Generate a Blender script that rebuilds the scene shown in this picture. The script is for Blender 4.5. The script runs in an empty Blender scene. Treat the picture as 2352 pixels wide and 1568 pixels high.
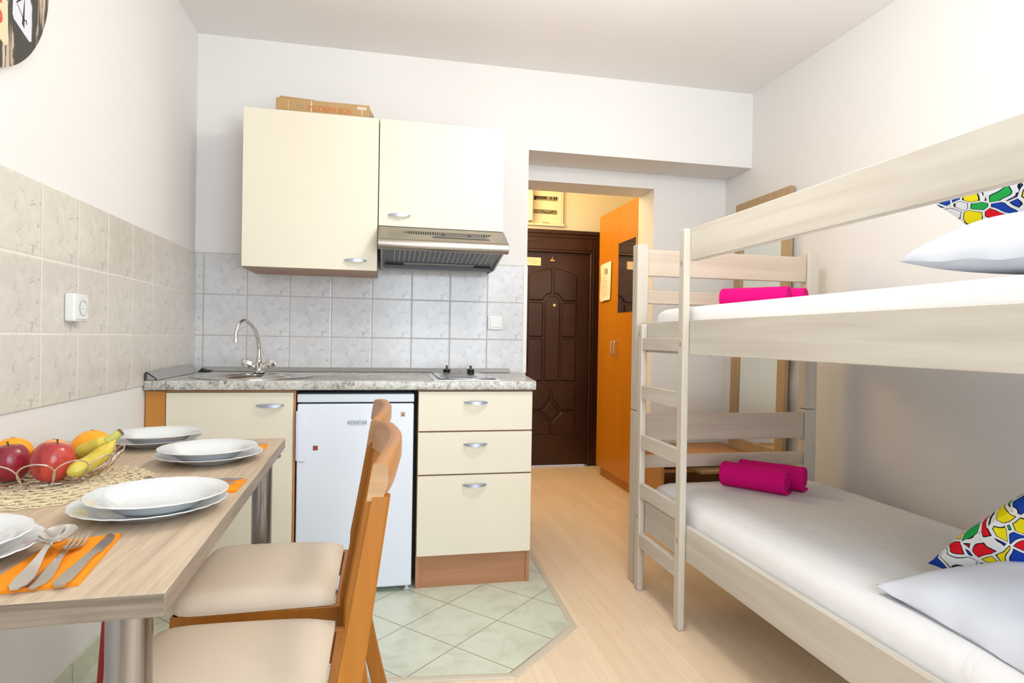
import bpy, bmesh, math, random
from math import sin, cos, pi, radians, sqrt
from mathutils import Vector, Matrix
random.seed(7)
SC = bpy.context.scene
COL = SC.collection

# ------------------------------------------------------------------ camera
cd = bpy.data.cameras.new('camera'); cam = bpy.data.objects.new('camera', cd); COL.objects.link(cam)
R3 = Vector((0.97831256, -0.20648749, 0.01635392)); U3 = Vector((-0.0150851, 0.00771781, 0.99985643)); F2 = Vector((0.20658406, 0.9784188, -0.00443555))
cam.matrix_world = Matrix(((R3.x, U3.x, -F2.x, 0.8989), (R3.y, U3.y, -F2.y, -3.2226), (R3.z, U3.z, -F2.z, 1.0697), (0, 0, 0, 1)))
cd.sensor_width = 36; cd.lens = 1402.62 * 36 / 2352; cd.clip_start = 0.02
SC.camera = cam
# ------------------------------------------------------------------ view, world, lights
SC.view_settings.view_transform = 'Standard'; SC.view_settings.look = 'None'
SC.view_settings.gamma = 1; SC.view_settings.exposure = -0.01; SC.view_settings.use_curve_mapping = False
w = bpy.data.worlds.new('world'); SC.world = w; w.use_nodes = True
bg = w.node_tree.nodes['Background']; bg.inputs[0].default_value = (0.80, 0.89, 1.0, 1); bg.inputs[1].default_value = 1.5

def light(name, kind, loc, energy, color, size=0.1, size_y=None, rot=(0, 0, 0), shape=None):
    ld = bpy.data.lights.new(name, kind); ld.energy = energy; ld.color = color
    if kind == 'AREA':
        ld.shape = shape or ('RECTANGLE' if size_y else 'SQUARE'); ld.size = size
        if size_y: ld.size_y = size_y
    else: ld.shadow_soft_size = size
    o = bpy.data.objects.new(name, ld); COL.objects.link(o); o.location = loc; o.rotation_euler = rot
    return o
# daylight entering by the balcony window behind the camera
light('daylight', 'AREA', (1.85, -4.46, 1.45), 74, (0.80, 0.90, 1.0), 1.8, 2.1, (radians(90), 0, 0))
# lamp of the hall (the glass globe of the room lamp glows by itself, see ceiling_lamp)
light('hall_lamp_light', 'POINT', (1.55, 1.20, 2.22), 34, (1.0, 0.74, 0.38), 0.25)

# ------------------------------------------------------------------ material helpers
def mat(name, col=(.8, .8, .8), rough=.5, metal=0, spec=.5, coat=0, trans=0, emit=None, es=1):
    m = bpy.data.materials.new(name); m.use_nodes = True
    b = m.node_tree.nodes['Principled BSDF']
    b.inputs['Base Color'].default_value = (*col, 1); b.inputs['Roughness'].default_value = rough
    b.inputs['Metallic'].default_value = metal; b.inputs['Specular IOR Level'].default_value = spec
    b.inputs['Coat Weight'].default_value = coat; b.inputs['Transmission Weight'].default_value = trans
    if emit: b.inputs['Emission Color'].default_value = (*emit, 1); b.inputs['Emission Strength'].default_value = es
    return m
class N:
    """tiny node-building helper"""
    def __init__(s, m): s.m = m; s.t = m.node_tree; s.b = s.t.nodes['Principled BSDF']
    def n(s, typ, **kw):
        x = s.t.nodes.new(typ)
        for k, v in kw.items(): setattr(x, k, v)
        return x
    def l(s, a, b): s.t.links.new(a, b)
    def val(s, inp, v):
        if hasattr(v, 'is_output') or isinstance(v, bpy.types.NodeSocket): s.l(v, inp)
        else: inp.default_value = v
    def math(s, op, a, b=0.0, c=None):
        x = s.n('ShaderNodeMath', operation=op); s.val(x.inputs[0], a); s.val(x.inputs[1], b)
        if c is not None: s.val(x.inputs[2], c)
        return x.outputs[0]
    def mix(s, f, a, b):
        x = s.n('ShaderNodeMix', data_type='RGBA'); s.val(x.inputs[0], f)
        for i, v in ((6, a), (7, b)):
            if isinstance(v, tuple): x.inputs[i].default_value = (*v, 1) if len(v) == 3 else v
            else: s.l(v, x.inputs[i])
        return x.outputs[2]
    def ramp(s, f, stops):
        x = s.n('ShaderNodeValToRGB'); s.l(f, x.inputs[0]); e = x.color_ramp.elements
        while len(e) < len(stops): e.new(.5)
        for k, (p, c) in enumerate(stops):
            e[k].position = p; e[k].color = (*c, 1) if isinstance(c, tuple) else (c, c, c, 1)
        return x.outputs[0]
    def coord(s, kind='Object', scale=(1, 1, 1), rot=(0, 0, 0), loc=(0, 0, 0)):
        tc = s.n('ShaderNodeTexCoord'); mp = s.n('ShaderNodeMapping')
        mp.inputs['Scale'].default_value = scale; mp.inputs['Rotation'].default_value = rot; mp.inputs['Location'].default_value = loc
        s.l(tc.outputs[kind], mp.inputs[0]); return mp.outputs[0]
    def noise(s, vec, scale=5, detail=4, rough=.5, dist=0):
        x = s.n('ShaderNodeTexNoise'); s.l(vec, x.inputs['Vector']); x.inputs['Scale'].default_value = scale
        x.inputs['Detail'].default_value = detail; x.inputs['Roughness'].default_value = rough; x.inputs['Distortion'].default_value = dist
        return x
    def bump(s, h, strength=.2, dist=.01):
        x = s.n('ShaderNodeBump'); x.inputs['Strength'].default_value = strength; x.inputs['Distance'].default_value = dist
        s.l(h, x.inputs['Height']); s.l(x.outputs[0], s.b.inputs['Normal'])

def wood(name, c1, c2, axis='z', scale=1.0, rough=.45, fine=.5, spec=.4):
    """streaky grain running along one axis"""
    m = mat(name, c1, rough, spec=spec); q = N(m)
    st = [38 * scale] * 3; st['xyz'.index(axis)] = 1.6 * scale
    v = q.coord(scale=tuple(st))
    a = q.noise(v, 1.0, 5, .6, .6).outputs[0]
    st2 = [9 * scale] * 3; st2['xyz'.index(axis)] = .9 * scale
    b = q.noise(q.coord(scale=tuple(st2)), 1.0, 3, .5, 1.2).outputs[0]
    f = q.math('ADD', q.math('MULTIPLY', a, fine), q.math('MULTIPLY', b, 1 - fine))
    q.l(q.ramp(f, [(.34, c2), (.62, c1)]), q.b.inputs['Base Color'])
    q.bump(a, .08, .002)
    return m
def paint(name, col, var=.02, rough=.7, bump=.05, bs=60):
    m = mat(name, col, rough, spec=.3); q = N(m); v = q.coord()
    f = q.noise(v, 1.3, 3).outputs[0]
    q.l(q.ramp(f, [(.3, tuple(max(0, c - var) for c in col)), (.7, col)]), q.b.inputs['Base Color'])
    q.bump(q.noise(v, bs, 3).outputs[0], bump, .003)
    return m

def tiles(name, ax, off, size, c1, c2, grout, rough=.18):
    """square marbled wall tile, the same veins printed on each tile; ax = horizontal axis"""
    m = mat(name, c1, rough, spec=.5); q = N(m)
    tc = q.n('ShaderNodeTexCoord'); sp = q.n('ShaderNodeSeparateXYZ'); q.l(tc.outputs['Object'], sp.inputs[0])
    fr = []
    for s_, o_, z_ in ((sp.outputs['xyz'.index(ax)], off[0], size[0]), (sp.outputs[2], off[1], size[1])):
        fr.append(q.math('FRACT', q.math('DIVIDE', q.math('SUBTRACT', s_, o_), z_)))
    u, v = fr
    cb = q.n('ShaderNodeCombineXYZ'); q.l(u, cb.inputs[0]); q.l(v, cb.inputs[1]); cb.inputs[2].default_value = 1.7
    cloud = q.noise(cb.outputs[0], 3.2, 5, .55, 1.2).outputs[0]
    fine = q.noise(cb.outputs[0], 9, 5, .6, 2.2).outputs[0]
    # veins: thin bands where a distorted noise crosses its middle
    vn = q.noise(cb.outputs[0], 1.9, 3, .55, 1.5).outputs[0]
    d = q.math('ABSOLUTE', q.math('SUBTRACT', vn, .53))
    vein = q.math('SUBTRACT', 1.0, q.math('MINIMUM', q.math('MULTIPLY', d, 62), 1.0))
    mask = q.math('MULTIPLY', vein, q.math('GREATER_THAN', q.math('ADD', u, q.math('MULTIPLY', fine, .5)), .62))
    c2m = tuple((a_ + b_) / 2 for a_, b_ in zip(c1, c2)); base = q.ramp(cloud, [(.30, c2m), (.55, c1), (.75, tuple(min(1, c * 1.05) for c in c1))])
    base = q.mix(q.math('MULTIPLY', q.math('GREATER_THAN', fine, .60), .16), base, tuple(c * .8 for c in c2))
    base = q.mix(q.math('MULTIPLY', mask, .62), base, tuple(c * .58 for c in c2))
    g = .012
    e = q.math('MINIMUM', q.math('MINIMUM', u, q.math('SUBTRACT', 1, u)), q.math('MINIMUM', v, q.math('SUBTRACT', 1, v)))
    gm = q.math('LESS_THAN', e, g)
    q.l(q.mix(gm, base, grout), q.b.inputs['Base Color'])
    q.l(q.math('ADD', rough, q.math('MULTIPLY', gm, .5)), q.b.inputs['Roughness'])
    q.bump(q.math('MINIMUM', q.math('MULTIPLY', e, 30), 1.0), .5, .0015)
    return m

# ------------------------------------------------------------------ mesh helpers
class M:
    def __init__(s): s.v = []; s.f = []
    def add(s, vs, fs):
        o = len(s.v); s.v += [tuple(p) for p in vs]; s.f += [[i + o for i in f] for f in fs]; return s
    def box(s, x0, x1, y0, y1, z0, z1):
        return s.add([(x, y, z) for z in (z0, z1) for y in (y0, y1) for x in (x0, x1)],
                     [(0, 2, 3, 1), (4, 5, 7, 6), (0, 1, 5, 4), (2, 6, 7, 3), (0, 4, 6, 2), (1, 3, 7, 5)])
    def prism(s, pts, axis, a, b):
        """closed outline in the two other axes (order xyz without axis) extruded from a to b"""
        n = len(pts); i = 'xyz'.index(axis)
        def P(p, c): q = list(p); q.insert(i, c); return q
        return s.add([P(p, a) for p in pts] + [P(p, b) for p in pts],
                     [list(range(n))[::-1], list(range(n, 2 * n))] + [(k, (k + 1) % n, n + (k + 1) % n, n + k) for k in range(n)])
    def lathe(s, prof, c=(0, 0, 0), seg=48, fn=None, closed=False):
        """profile of (r, z) turned about z; fn(ang) scales r"""
        vs = []; n = len(prof)
        for k in range(seg):
            a = 2 * pi * k / seg
            for r, z in prof:
                rr = r * (fn(a, r) if fn else 1)
                vs.append((c[0] + rr * cos(a), c[1] + rr * sin(a), c[2] + z))
        fs = []
        for k in range(seg):
            j = (k + 1) % seg
            for i in range(n if closed else n - 1):
                i2 = (i + 1) % n
                fs.append((k * n + i, j * n + i, j * n + i2, k * n + i2))
        return s.add(vs, fs)
    def tube(s, pts, r, seg=8, closed=False, caps=True, rx=None):
        pts = [Vector(p) for p in pts]; n = len(pts); vs = []; fs = []; up = None
        for i, p in enumerate(pts):
            a = pts[(i - 1) % n] if (closed or i) else p; b = pts[(i + 1) % n] if (closed or i < n - 1) else p
            t = (b - a).normalized()
            if up is None: up = Vector((0, 0, 1)) if abs(t.z) < .9 else Vector((1, 0, 0))
            sd = t.cross(up).normalized(); u2 = sd.cross(t).normalized(); up = u2
            rr = r[i] if isinstance(r, (list, tuple)) else r
            for k in range(seg):
                an = 2 * pi * k / seg + pi / 4 * (seg == 4)
                vs.append(p + sd * cos(an) * rr * (rx or 1) + u2 * sin(an) * rr)
        for i in range(n if closed else n - 1):
            j = (i + 1) % n
            for k in range(seg):
                l = (k + 1) % seg; fs.append((i * seg + k, i * seg + l, j * seg + l, j * seg + k))
        if caps and not closed: fs += [list(range(seg))[::-1], list(range((n - 1) * seg, n * seg))]
        return s.add(vs, fs)
    def loft(s, secs, caps=True):
        n = len(secs[0]); vs = [p for q in secs for p in q]; fs = []
        for i in range(len(secs) - 1):
            for k in range(n):
                l = (k + 1) % n; fs.append((i * n + k, i * n + l, (i + 1) * n + l, (i + 1) * n + k))
        if caps: fs += [list(range(n))[::-1], list(range((len(secs) - 1) * n, len(secs) * n))]
        return s.add(vs, fs)
    def ball(s, c, r, seg=24, rings=14, fn=None):
        if not isinstance(r, (tuple, list)): r = (r, r, r)
        vs = []
        for i in range(rings + 1):
            t = pi * i / rings
            for k in range(seg):
                a = 2 * pi * k / seg; d = Vector((sin(t) * cos(a), sin(t) * sin(a), cos(t)))
                if fn: d = fn(d, t, a)
                vs.append((c[0] + d.x * r[0], c[1] + d.y * r[1], c[2] + d.z * r[2]))
        fs = [(i * seg + k, i * seg + (k + 1) % seg, (i + 1) * seg + (k + 1) % seg, (i + 1) * seg + k) for i in range(rings) for k in range(seg)]
        return s.add(vs, fs)
    def xf(s, mtx): s.v = [tuple(mtx @ Vector(p)) for p in s.v]; return s

def props(o, label=None, cat=None, group=None, kind=None):
    if label: o['label'] = label
    if cat: o['category'] = cat
    if group: o['group'] = group
    if kind: o['kind'] = kind
    return o
def obj(name, m, material, parent=None, bevel=0, seg=2, angle=35, local=False, label=None, smooth=True, sub=0):
    """one mesh object; coordinates are world ones unless local (then those of the parent)"""
    me = bpy.data.meshes.new(name); me.from_pydata(m.v, [], m.f)
    b = bmesh.new(); b.from_mesh(me); bmesh.ops.remove_doubles(b, verts=b.verts, dist=1e-6)
    bmesh.ops.recalc_face_normals(b, faces=b.faces); b.to_mesh(me); b.free()
    if parent is not None and not local:
        w_ = Vector((0, 0, 0)); p = parent
        while p is not None: w_ += p.location; p = p.parent
        me.transform(Matrix.Translation(-w_))
    for p in me.polygons: p.use_smooth = smooth
    if smooth: me.set_sharp_from_angle(angle=radians(angle))
    me.materials.append(material)
    o = bpy.data.objects.new(name, me); COL.objects.link(o)
    if parent is not None: o.parent = parent
    if bevel:
        md = o.modifiers.new('bevel', 'BEVEL'); md.width = bevel; md.segments = seg; md.limit_method = 'ANGLE'; md.angle_limit = radians(30)
        md.harden_normals = False
    if sub:
        md = o.modifiers.new('subd', 'SUBSURF'); md.levels = sub; md.render_levels = sub
    if label: o['label'] = label
    return o
def thing(name, label, cat, loc=(0, 0, 0), rz=0, group=None):
    o = bpy.data.objects.new(name, None); COL.objects.link(o); o.location = loc; o.rotation_euler = (0, 0, rz); o.empty_display_size = .1
    return props(o, label, cat, group)
def solo(o, label, cat, group=None): return props(o, label, cat, group)
def struct(name, m, material, parent=None, **k):
    o = obj(name, m, material, parent, **k)
    if parent is None: o['kind'] = 'structure'
    return o
def center_origin(o):
    me = o.data; c = sum((v.co for v in me.vertices), Vector()) / len(me.vertices)
    zmin = min(v.co.z for v in me.vertices); c.z = zmin
    me.transform(Matrix.Translation(-c)); o.location = c; return o
def dup(root, loc, rz=None, label=None, group=None):
    def cp(o, par):
        c = o.copy(); COL.objects.link(c)
        if par is not None: c.parent = par
        for ch in [x for x in bpy.data.objects if x.parent == o and x != c]: cp(ch, c)
        return c
    r = cp(root, None); r.location = loc
    if rz is not None: r.rotation_euler = (0, 0, rz)
    if label: r['label'] = label
    if group: r['group'] = group
    return r
def text(body, size, material, parent, mtx, name='lettering', extrude=.0004, spacing=1.0, sx=1.0):
    cu = bpy.data.curves.new('txt', 'FONT'); cu.body = body; cu.size = size; cu.extrude = extrude; cu.align_x = 'CENTER'; cu.space_character = spacing
    t = bpy.data.objects.new('txt', cu); COL.objects.link(t)
    dg = bpy.context.evaluated_depsgraph_get(); me = bpy.data.meshes.new_from_object(t.evaluated_get(dg))
    bpy.data.objects.remove(t); bpy.data.curves.remove(cu)
    me.transform(mtx @ Matrix.Diagonal((sx, 1, 1, 1)))
    w_ = Vector((0, 0, 0)); p = parent
    while p is not None: w_ += p.location; p = p.parent
    me.transform(Matrix.Translation(-w_)); me.name = name
    me.materials.clear(); me.materials.append(material)
    o = bpy.data.objects.new(name, me); COL.objects.link(o); o.parent = parent
    return o
def face_front(x, y, z): # text plane facing -y (towards the camera), x to the right
    return Matrix(((1, 0, 0, x), (0, 0, -1, y), (0, 1, 0, z), (0, 0, 0, 1)))
def face_right(x, y, z): # text plane facing +x, reading direction +y
    return Matrix(((0, 0, 1, x), (1, 0, 0, y), (0, 1, 0, z), (0, 0, 0, 1)))

# ------------------------------------------------------------------ materials
WALL = paint('wall_paint', (.825, .81, .79), .012, .75, .06, 90)
CEIL = paint('ceiling_paint', (.91, .89, .87), .01, .8, .04, 60)
HALLW = paint('hall_paint', (.84, .79, .66), .01, .8)
T_LEFT = tiles('tiles_left', 'y', (-.1704, 1.0626), (.2, .2009), (.69, .645, .575), (.60, .555, .49), (.82, .77, .71))
T_BACK = tiles('tiles_back', 'x', (.0408, 1.0626), (.2, .2009), (.665, .66, .665), (.55, .55, .565), (.46, .44, .44))
WHITE_PL = mat('white_plastic', (.80, .82, .79), .3)
LAM = mat('cream_laminate', (.78, .72, .59), .38, spec=.4)
q = N(LAM); q.l(q.ramp(q.noise(q.coord(), 2, 2).outputs[0], [(.3, (.765, .705, .57)), (.7, (.79, .73, .60))]), q.b.inputs['Base Color'])
CARC = wood('cherry_board', (.46, .235, .12), (.36, .165, .075), 'x', .7, .45)
CARCZ = wood('cherry_board_upright', (.50, .245, .115), (.38, .165, .07), 'z', .7, .45)
UNDER = wood('brown_board', (.44, .27, .16), (.36, .20, .115), 'x', .7)
ORANGE_B = wood('orange_board', (.56, .235, .045), (.49, .195, .035), 'z', .6, .5)
STEEL = mat('brushed_steel', (.40, .37, .325), .36, 1); q = N(STEEL)
q.bump(q.noise(q.coord(scale=(4, 300, 300)), 1, 2).outputs[0], .06, .001)
CHROME = mat('chrome', (.75, .74, .73), .1, 1)
SATIN = mat('satin_chrome', (.50, .55, .66), .42, 1)
LEGM = mat('leg_steel', (.30, .29, .29), .2, 1)
BLACKP = mat('black_plastic', (.012, .012, .013), .35)
DARK = mat('dark_gap', (.02, .018, .016), .8)
ALU = mat('grey_strip', (.40, .40, .39), .35, .35)

def granite():
    m = mat('speckled_laminate', (.5, .5, .47), .22, spec=.5); q = N(m); v = q.coord()
    a = q.noise(v, 34, 5, .7, 1.0).outputs[0]; b = q.noise(v, 150, 4, .75, .8).outputs[0]; c = q.noise(v, 9, 3, .5).outputs[0]
    f = q.math('ADD', q.math('MULTIPLY', a, .45), q.math('ADD', q.math('MULTIPLY', b, .4), q.math('MULTIPLY', c, .15)))
    q.l(q.ramp(f, [(.36, (.10, .10, .10)), (.44, (.30, .30, .28)), (.50, (.53, .52, .48)), (.62, (.68, .67, .62))]), q.b.inputs['Base Color'])
    return m
GRAN = granite()
def laminate_floor():
    m = mat('birch_laminate', (.7, .55, .4), .33, spec=.4); q = N(m)
    v = q.coord(rot=(0, 0, radians(90)))
    br = q.n('ShaderNodeTexBrick'); q.l(v, br.inputs['Vector']); br.offset = .37; br.offset_frequency = 2
    br.inputs['Color1'].default_value = (.91, .74, .54, 1); br.inputs['Color2'].default_value = (.84, .665, .47, 1)
    br.inputs['Mortar'].default_value = (.72, .56, .40, 1); br.inputs['Scale'].default_value = 1
    br.inputs['Mortar Size'].default_value = .0009; br.inputs['Brick Width'].default_value = .42; br.inputs['Row Height'].default_value = .066
    g = q.noise(q.coord(scale=(40, 2.2, 1)), 1, 4, .55, .8).outputs[0]
    q.l(q.mix(q.math('MULTIPLY', q.ramp(g, [(.35, 1.0), (.65, 0.0)]), .28), br.outputs[0], (.70, .54, .38)), q.b.inputs['Base Color'])
    return m
def floor_tiles():
    m = mat('pale_green_floor_tile', (.62, .66, .55), .28, spec=.5); q = N(m)
    tc = q.n('ShaderNodeTexCoord'); sp = q.n('ShaderNodeSeparateXYZ'); q.l(tc.outputs['Object'], sp.inputs[0])
    X = q.math('SUBTRACT', sp.outputs[0], 1.168); Y = q.math('ADD', sp.outputs[1], .777)
    c, s_ = cos(radians(-46.6)), sin(radians(-46.6)); sz = .2465
    u = q.math('FRACT', q.math('DIVIDE', q.math('ADD', q.math('MULTIPLY', X, c), q.math('MULTIPLY', Y, s_)), sz))
    v = q.math('FRACT', q.math('DIVIDE', q.math('SUBTRACT', q.math('MULTIPLY', Y, c), q.math('MULTIPLY', X, s_)), sz))
    e = q.math('MINIMUM', q.math('MINIMUM', u, q.math('SUBTRACT', 1, u)), q.math('MINIMUM', v, q.math('SUBTRACT', 1, v)))
    gm = q.math('LESS_THAN', e, .0085)
    n1 = q.noise(q.coord(), 9, 6, .65, .6).outputs[0]
    base = q.ramp(n1, [(.32, (.55, .59, .47)), (.5, (.66, .70, .58)), (.7, (.70, .74, .63))])
    q.l(q.mix(gm, base, (.30, .27, .17)), q.b.inputs['Base Color'])
    return m
TABLEW = wood('washed_oak', (.63, .50, .36), (.45, .34, .235), 'y', 2.3, .42, .8)
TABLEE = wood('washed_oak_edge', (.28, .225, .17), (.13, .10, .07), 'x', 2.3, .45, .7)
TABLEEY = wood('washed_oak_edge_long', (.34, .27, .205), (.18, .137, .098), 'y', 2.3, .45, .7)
CHAIRW = wood('chair_beech', (.38, .140, .014), (.30, .10, .009), 'z', .8, .35, .6)
CHAIRT = wood('chair_beech_light', (.50, .24, .095), (.41, .175, .055), 'y', .8, .33, .6)
CHAIRE = wood('chair_end_grain', (.47, .29, .15), (.34, .19, .085), 'x', .9, .6, .7)
SEATM = paint('cream_leatherette', (.74, .63, .505), .02, .48, .12, 160)
BEDW = wood('limed_pine', (.68, .645, .58), (.53, .485, .42), 'y', .75, .5, .5)
BEDWX = wood('limed_pine_across', (.68, .575, .47), (.52, .425, .33), 'x', .75, .5, .5)
BEDWZ = wood('limed_pine_upright', (.66, .61, .53), (.56, .505, .425), 'z', .55, .5, .45)
def cloth(name, col, wr=.25, fine=.12, sc=5, rough=.9, sheen=.0):
    m = mat(name, col, rough, spec=.15); q = N(m); v = q.coord()
    a = q.noise(v, sc, 3, .5, 1.4).outputs[0]; b = q.noise(v, 420, 2).outputs[0]
    q.bump(q.math('ADD', q.math('MULTIPLY', a, wr), q.math('MULTIPLY', b, fine)), .5, .02)
    return m
SHEET = cloth('white_sheet', (.84, .84, .85), .55, .01, 5)
PILLOW = cloth('white_pillowcase', (.70, .74, .82), .25, .01, 6)
TOWEL = cloth('pink_terry', (.72, .004, .20), .10, .12, 30)
CHINA = mat('white_china', (.73, .75, .76), .12, spec=.5, coat=.3)
NAPK = mat('orange_napkin', (.93, .30, .02), .85, spec=.1)
CUT = mat('cutlery_steel', (.58, .54, .50), .2, 1)
WIRE = mat('basket_wire', (.72, .68, .62), .2, 1)
STRAW = mat('straw_paper', (.86, .74, .50), .8, spec=.2)
def doodle():
    """white cotton with black-outlined red, green, yellow and blue blobs"""
    m = mat('doodle_print', (.9, .9, .9), .85, spec=.15); q = N(m); v0 = q.coord()
    wn = q.noise(v0, 11, 1, .4); sub = q.n('ShaderNodeVectorMath', operation='MULTIPLY_ADD'); q.l(wn.outputs[1], sub.inputs[0])
    sub.inputs[1].default_value = (.085, .085, .085); q.l(v0, sub.inputs[2]); v = sub.outputs[0]
    def vor(feat):
        x = q.n('ShaderNodeTexVoronoi'); x.feature = feat; x.inputs['Scale'].default_value = 22; q.l(v, x.inputs['Vector']); return x
    d = vor('DISTANCE_TO_EDGE').outputs['Distance']; c = vor('F1').outputs['Color']
    sp = q.n('ShaderNodeSeparateColor'); q.l(c, sp.inputs[0]); r = sp.outputs[0]
    cr = q.n('ShaderNodeValToRGB'); cr.color_ramp.interpolation = 'CONSTANT'; q.l(r, cr.inputs[0]); e = cr.color_ramp.elements
    for k, (p, cc) in enumerate([(0, (.75, .01, .02)), (.22, (.01, .06, .42)), (.46, (.02, .42, .08)), (.62, (.88, .76, .01)), (.90, (.84, .85, .87))]):
        if k > 1: e.new(p)
        e[k].position = p; e[k].color = (*cc, 1)
    edge = q.ramp(d, [(.0, (.84, .85, .87)), (.065, (.84, .85, .87)), (.07, (.01, .01, .01)), (.11, (.01, .01, .01)), (.115, (1, 1, 1))])
    inside = q.math('GREATER_THAN', d, .11)
    q.l(q.mix(inside, edge, cr.outputs[0]), q.b.inputs['Base Color'])
    q.bump(q.noise(v0, 7, 3, .5, 1.5).outputs[0], .3, .02)
    return m
DOODLE = doodle()

# ================================================================== SETTING
XL, XR, H, YF = 0.0, 3.0, 2.526, -4.30
xe = 1.6556
struct('floor', M().box(-.15, 3.15, YF - .15, 1.95, -.12, 0), laminate_floor())
zone = [(0.0, -.01), (1.62, -.01), (1.635, -.225), (1.607, -1.048), (1.318, -1.331), (.856, -1.278), (0.0, -1.19)]
FT = floor_tiles()
struct('floor_tiles', M().prism(zone[::-1], 'z', .0002, .003), FT)
m = M(); path = [(1.637, -.225), (1.610, -1.051), (1.319, -1.338), (.856, -1.287), (.0, -1.199)]
ins = []
for a, b in zip(path[:-1], path[1:]):
    a, b = Vector((*a, 0)), Vector((*b, 0)); t = (b - a).normalized(); n = Vector((-t.y, t.x, 0)); a2 = a - t * .006; b2 = b + t * .006
    prof = [(-.014, .0005), (-.011, .0055), (0, .0085), (.011, .0055), (.014, .0005)]
    m.loft([[tuple(p + n * s_ + Vector((0, 0, z_))) for s_, z_ in prof] for p in (a2, b2)])
struct('trim_1', m, paint('threshold_strip', (.62, .55, .44), .02, .4))
struct('wall_left', M().box(-.15, 0, YF, 1.0, 0, H), WALL)
# kitchen wall with the recess and the header above it
wb = M().box(0, xe, 0, .277, 0, H)
struct('wall_back', wb, WALL)
struct('wall_header', M().box(xe, XR, 0, .277, 2.093, H), WALL)
nb = M().box(1.2, xe + .02, .277, .507, 0, H); nb.box(xe + .02, 2.516, .277, .507, 2.004, H); nb.box(2.516, 3.15, .277, .507, 0, H)
struct('wall_niche', nb, WALL)
struct('wall_right', M().box(XR, XR + .15, YF, .277, 0, H), WALL)
fw = M().box(-.15, .90, YF - .15, YF, 0, H); fw.box(2.80, 3.15, YF - .15, YF, 0, H); fw.box(.90, 2.80, YF - .15, YF, 0, .35); fw.box(.90, 2.80, YF - .15, YF, 2.40, H)
struct('wall_front', fw, WALL)
struct('ceiling', M().box(-.15, 3.15, YF - .15, .507, H, H + .12), CEIL)
# window behind the camera
win = bpy.data.objects.new('window_1', None); COL.objects.link(win); win.location = (1.85, YF - .1, .35); win['kind'] = 'structure'
m = M()
for x0, x1, z0, z1 in ((.90, 2.80, .35, .41), (.90, 2.80, 2.34, 2.40), (.90, .96, .41, 2.34), (2.74, 2.80, .41, 2.34), (1.81, 1.89, .41, 2.34)): m.box(x0, x1, YF - .12, YF - .07, z0, z1)
obj('window_frame', m, WHITE_PL, win, bevel=.003)
# hallway
struct('wall_hall', M().box(1.2, 3.3, 1.77, 1.9, 2.0, 2.62).box(1.2, 1.55, 1.77, 1.9, 0, 2.0).box(2.755, 3.3, 1.77, 1.9, 0, 2.0), HALLW)
struct('wall_hall_left', M().box(1.05, 1.2, .507, 1.9, 0, 2.62), HALLW)
struct('wall_hall_right', M().box(3.15, 3.3, .277, 1.77, 0, 2.62), HALLW)
struct('ceiling_hall', M().box(1.05, 3.3, .507, 1.9, 2.62, 2.7), HALLW)
# tiled splashback
struct('wall_tiles_left', M().box(0, .006, YF, -.0065, .8683, 1.4645), T_LEFT)
struct('wall_tiles_back', M().box(.0005, 1.637, -.006, 0, .8683, 1.4645), T_BACK)
struct('trim_2', M().box(1.637, xe + .002, -.0085, .0, .888, 1.4645), mat('white_corner_profile', (.86, .84, .82), .4))
struct('baseboard_left', M().box(0, .009, YF, -.62, .003, .078), tiles('skirting_tile', 'y', (-.93, -.118), (.25, .2), (.62, .66, .52), (.55, .58, .45), (.42, .38, .26)))
struct('baseboard_right', M().box(2.988, 3.0, YF, .27, 0, .06), mat('white_baseboard', (.78, .74, .68), .5))

# entrance door
BR = mat('brown_door_foil', (.05, .018, .006), .34, spec=.5); q = N(BR)
v = q.coord(); q.l(q.ramp(q.noise(v, 3, 3).outputs[0], [(.3, (.030, .009, .003)), (.7, (.046, .015, .005))]), q.b.inputs['Base Color']); q.bump(q.noise(v, 300, 3).outputs[0], .12, .001)
door = bpy.data.objects.new('door_1', None); COL.objects.link(door); door.location = (2.15, 1.77, 0); door['kind'] = 'structure'
m = M()
m.box(1.555, 1.68, 1.715, 1.80, 0, 1.985).box(2.61, 2.75, 1.715, 1.80, 0, 1.985).box(1.68, 2.61, 1.715, 1.80, 1.80, 1.985)
m.box(1.555, 2.75, 1.700, 1.715, 1.955, 1.985).box(1.555, 2.75, 1.706, 1.715, 1.925, 1.945)
for k, (o_, h_) in enumerate(((0, .011), (.022, .007))):
    m.box(2.61 + o_, 2.622 + o_, 1.715 - h_, 1.715, .012, 1.812 + o_).box(1.68, 2.622 + o_, 1.715 - h_, 1.715, 1.80 + o_, 1.812 + o_)
obj('door_frame', m, BR, door, bevel=.003)
obj('door_leaf', M().box(1.68, 2.61, 1.735, 1.79, .012, 1.80), BR, door, bevel=.002)
cxd = 2.287
def arc(cx, cz, r, a0, a1, n=10): return [(cx + r * cos(radians(a0 + (a1 - a0) * k / n)), cz + r * sin(radians(a0 + (a1 - a0) * k / n))) for k in range(n + 1)]
def raised(polys, y, h, ins_):
    bm = bmesh.new()
    for p in polys:
        vs = [bm.verts.new((x, y, z)) for x, z in p]; f = bm.faces.new(vs)
        if f.normal.y > 0 or True:
            bm.normal_update()
            if f.normal.y > 0: f.normal_flip()
    bm.normal_update()
    fs = list(bm.faces)
    bmesh.ops.inset_individual(bm, faces=fs, thickness=ins_, depth=h, use_even_offset=True)
    fs = [f for f in bm.faces if abs(f.normal.y) > .99]
    bmesh.ops.inset_individual(bm, faces=fs, thickness=ins_ * .5, depth=0, use_even_offset=True)
    M_ = M(); bm.verts.ensure_lookup_table(); bm.verts.index_update()
    M_.add([v.co for v in bm.verts], [[v.index for v in f.verts] for f in bm.faces]); bm.free(); return M_
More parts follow.
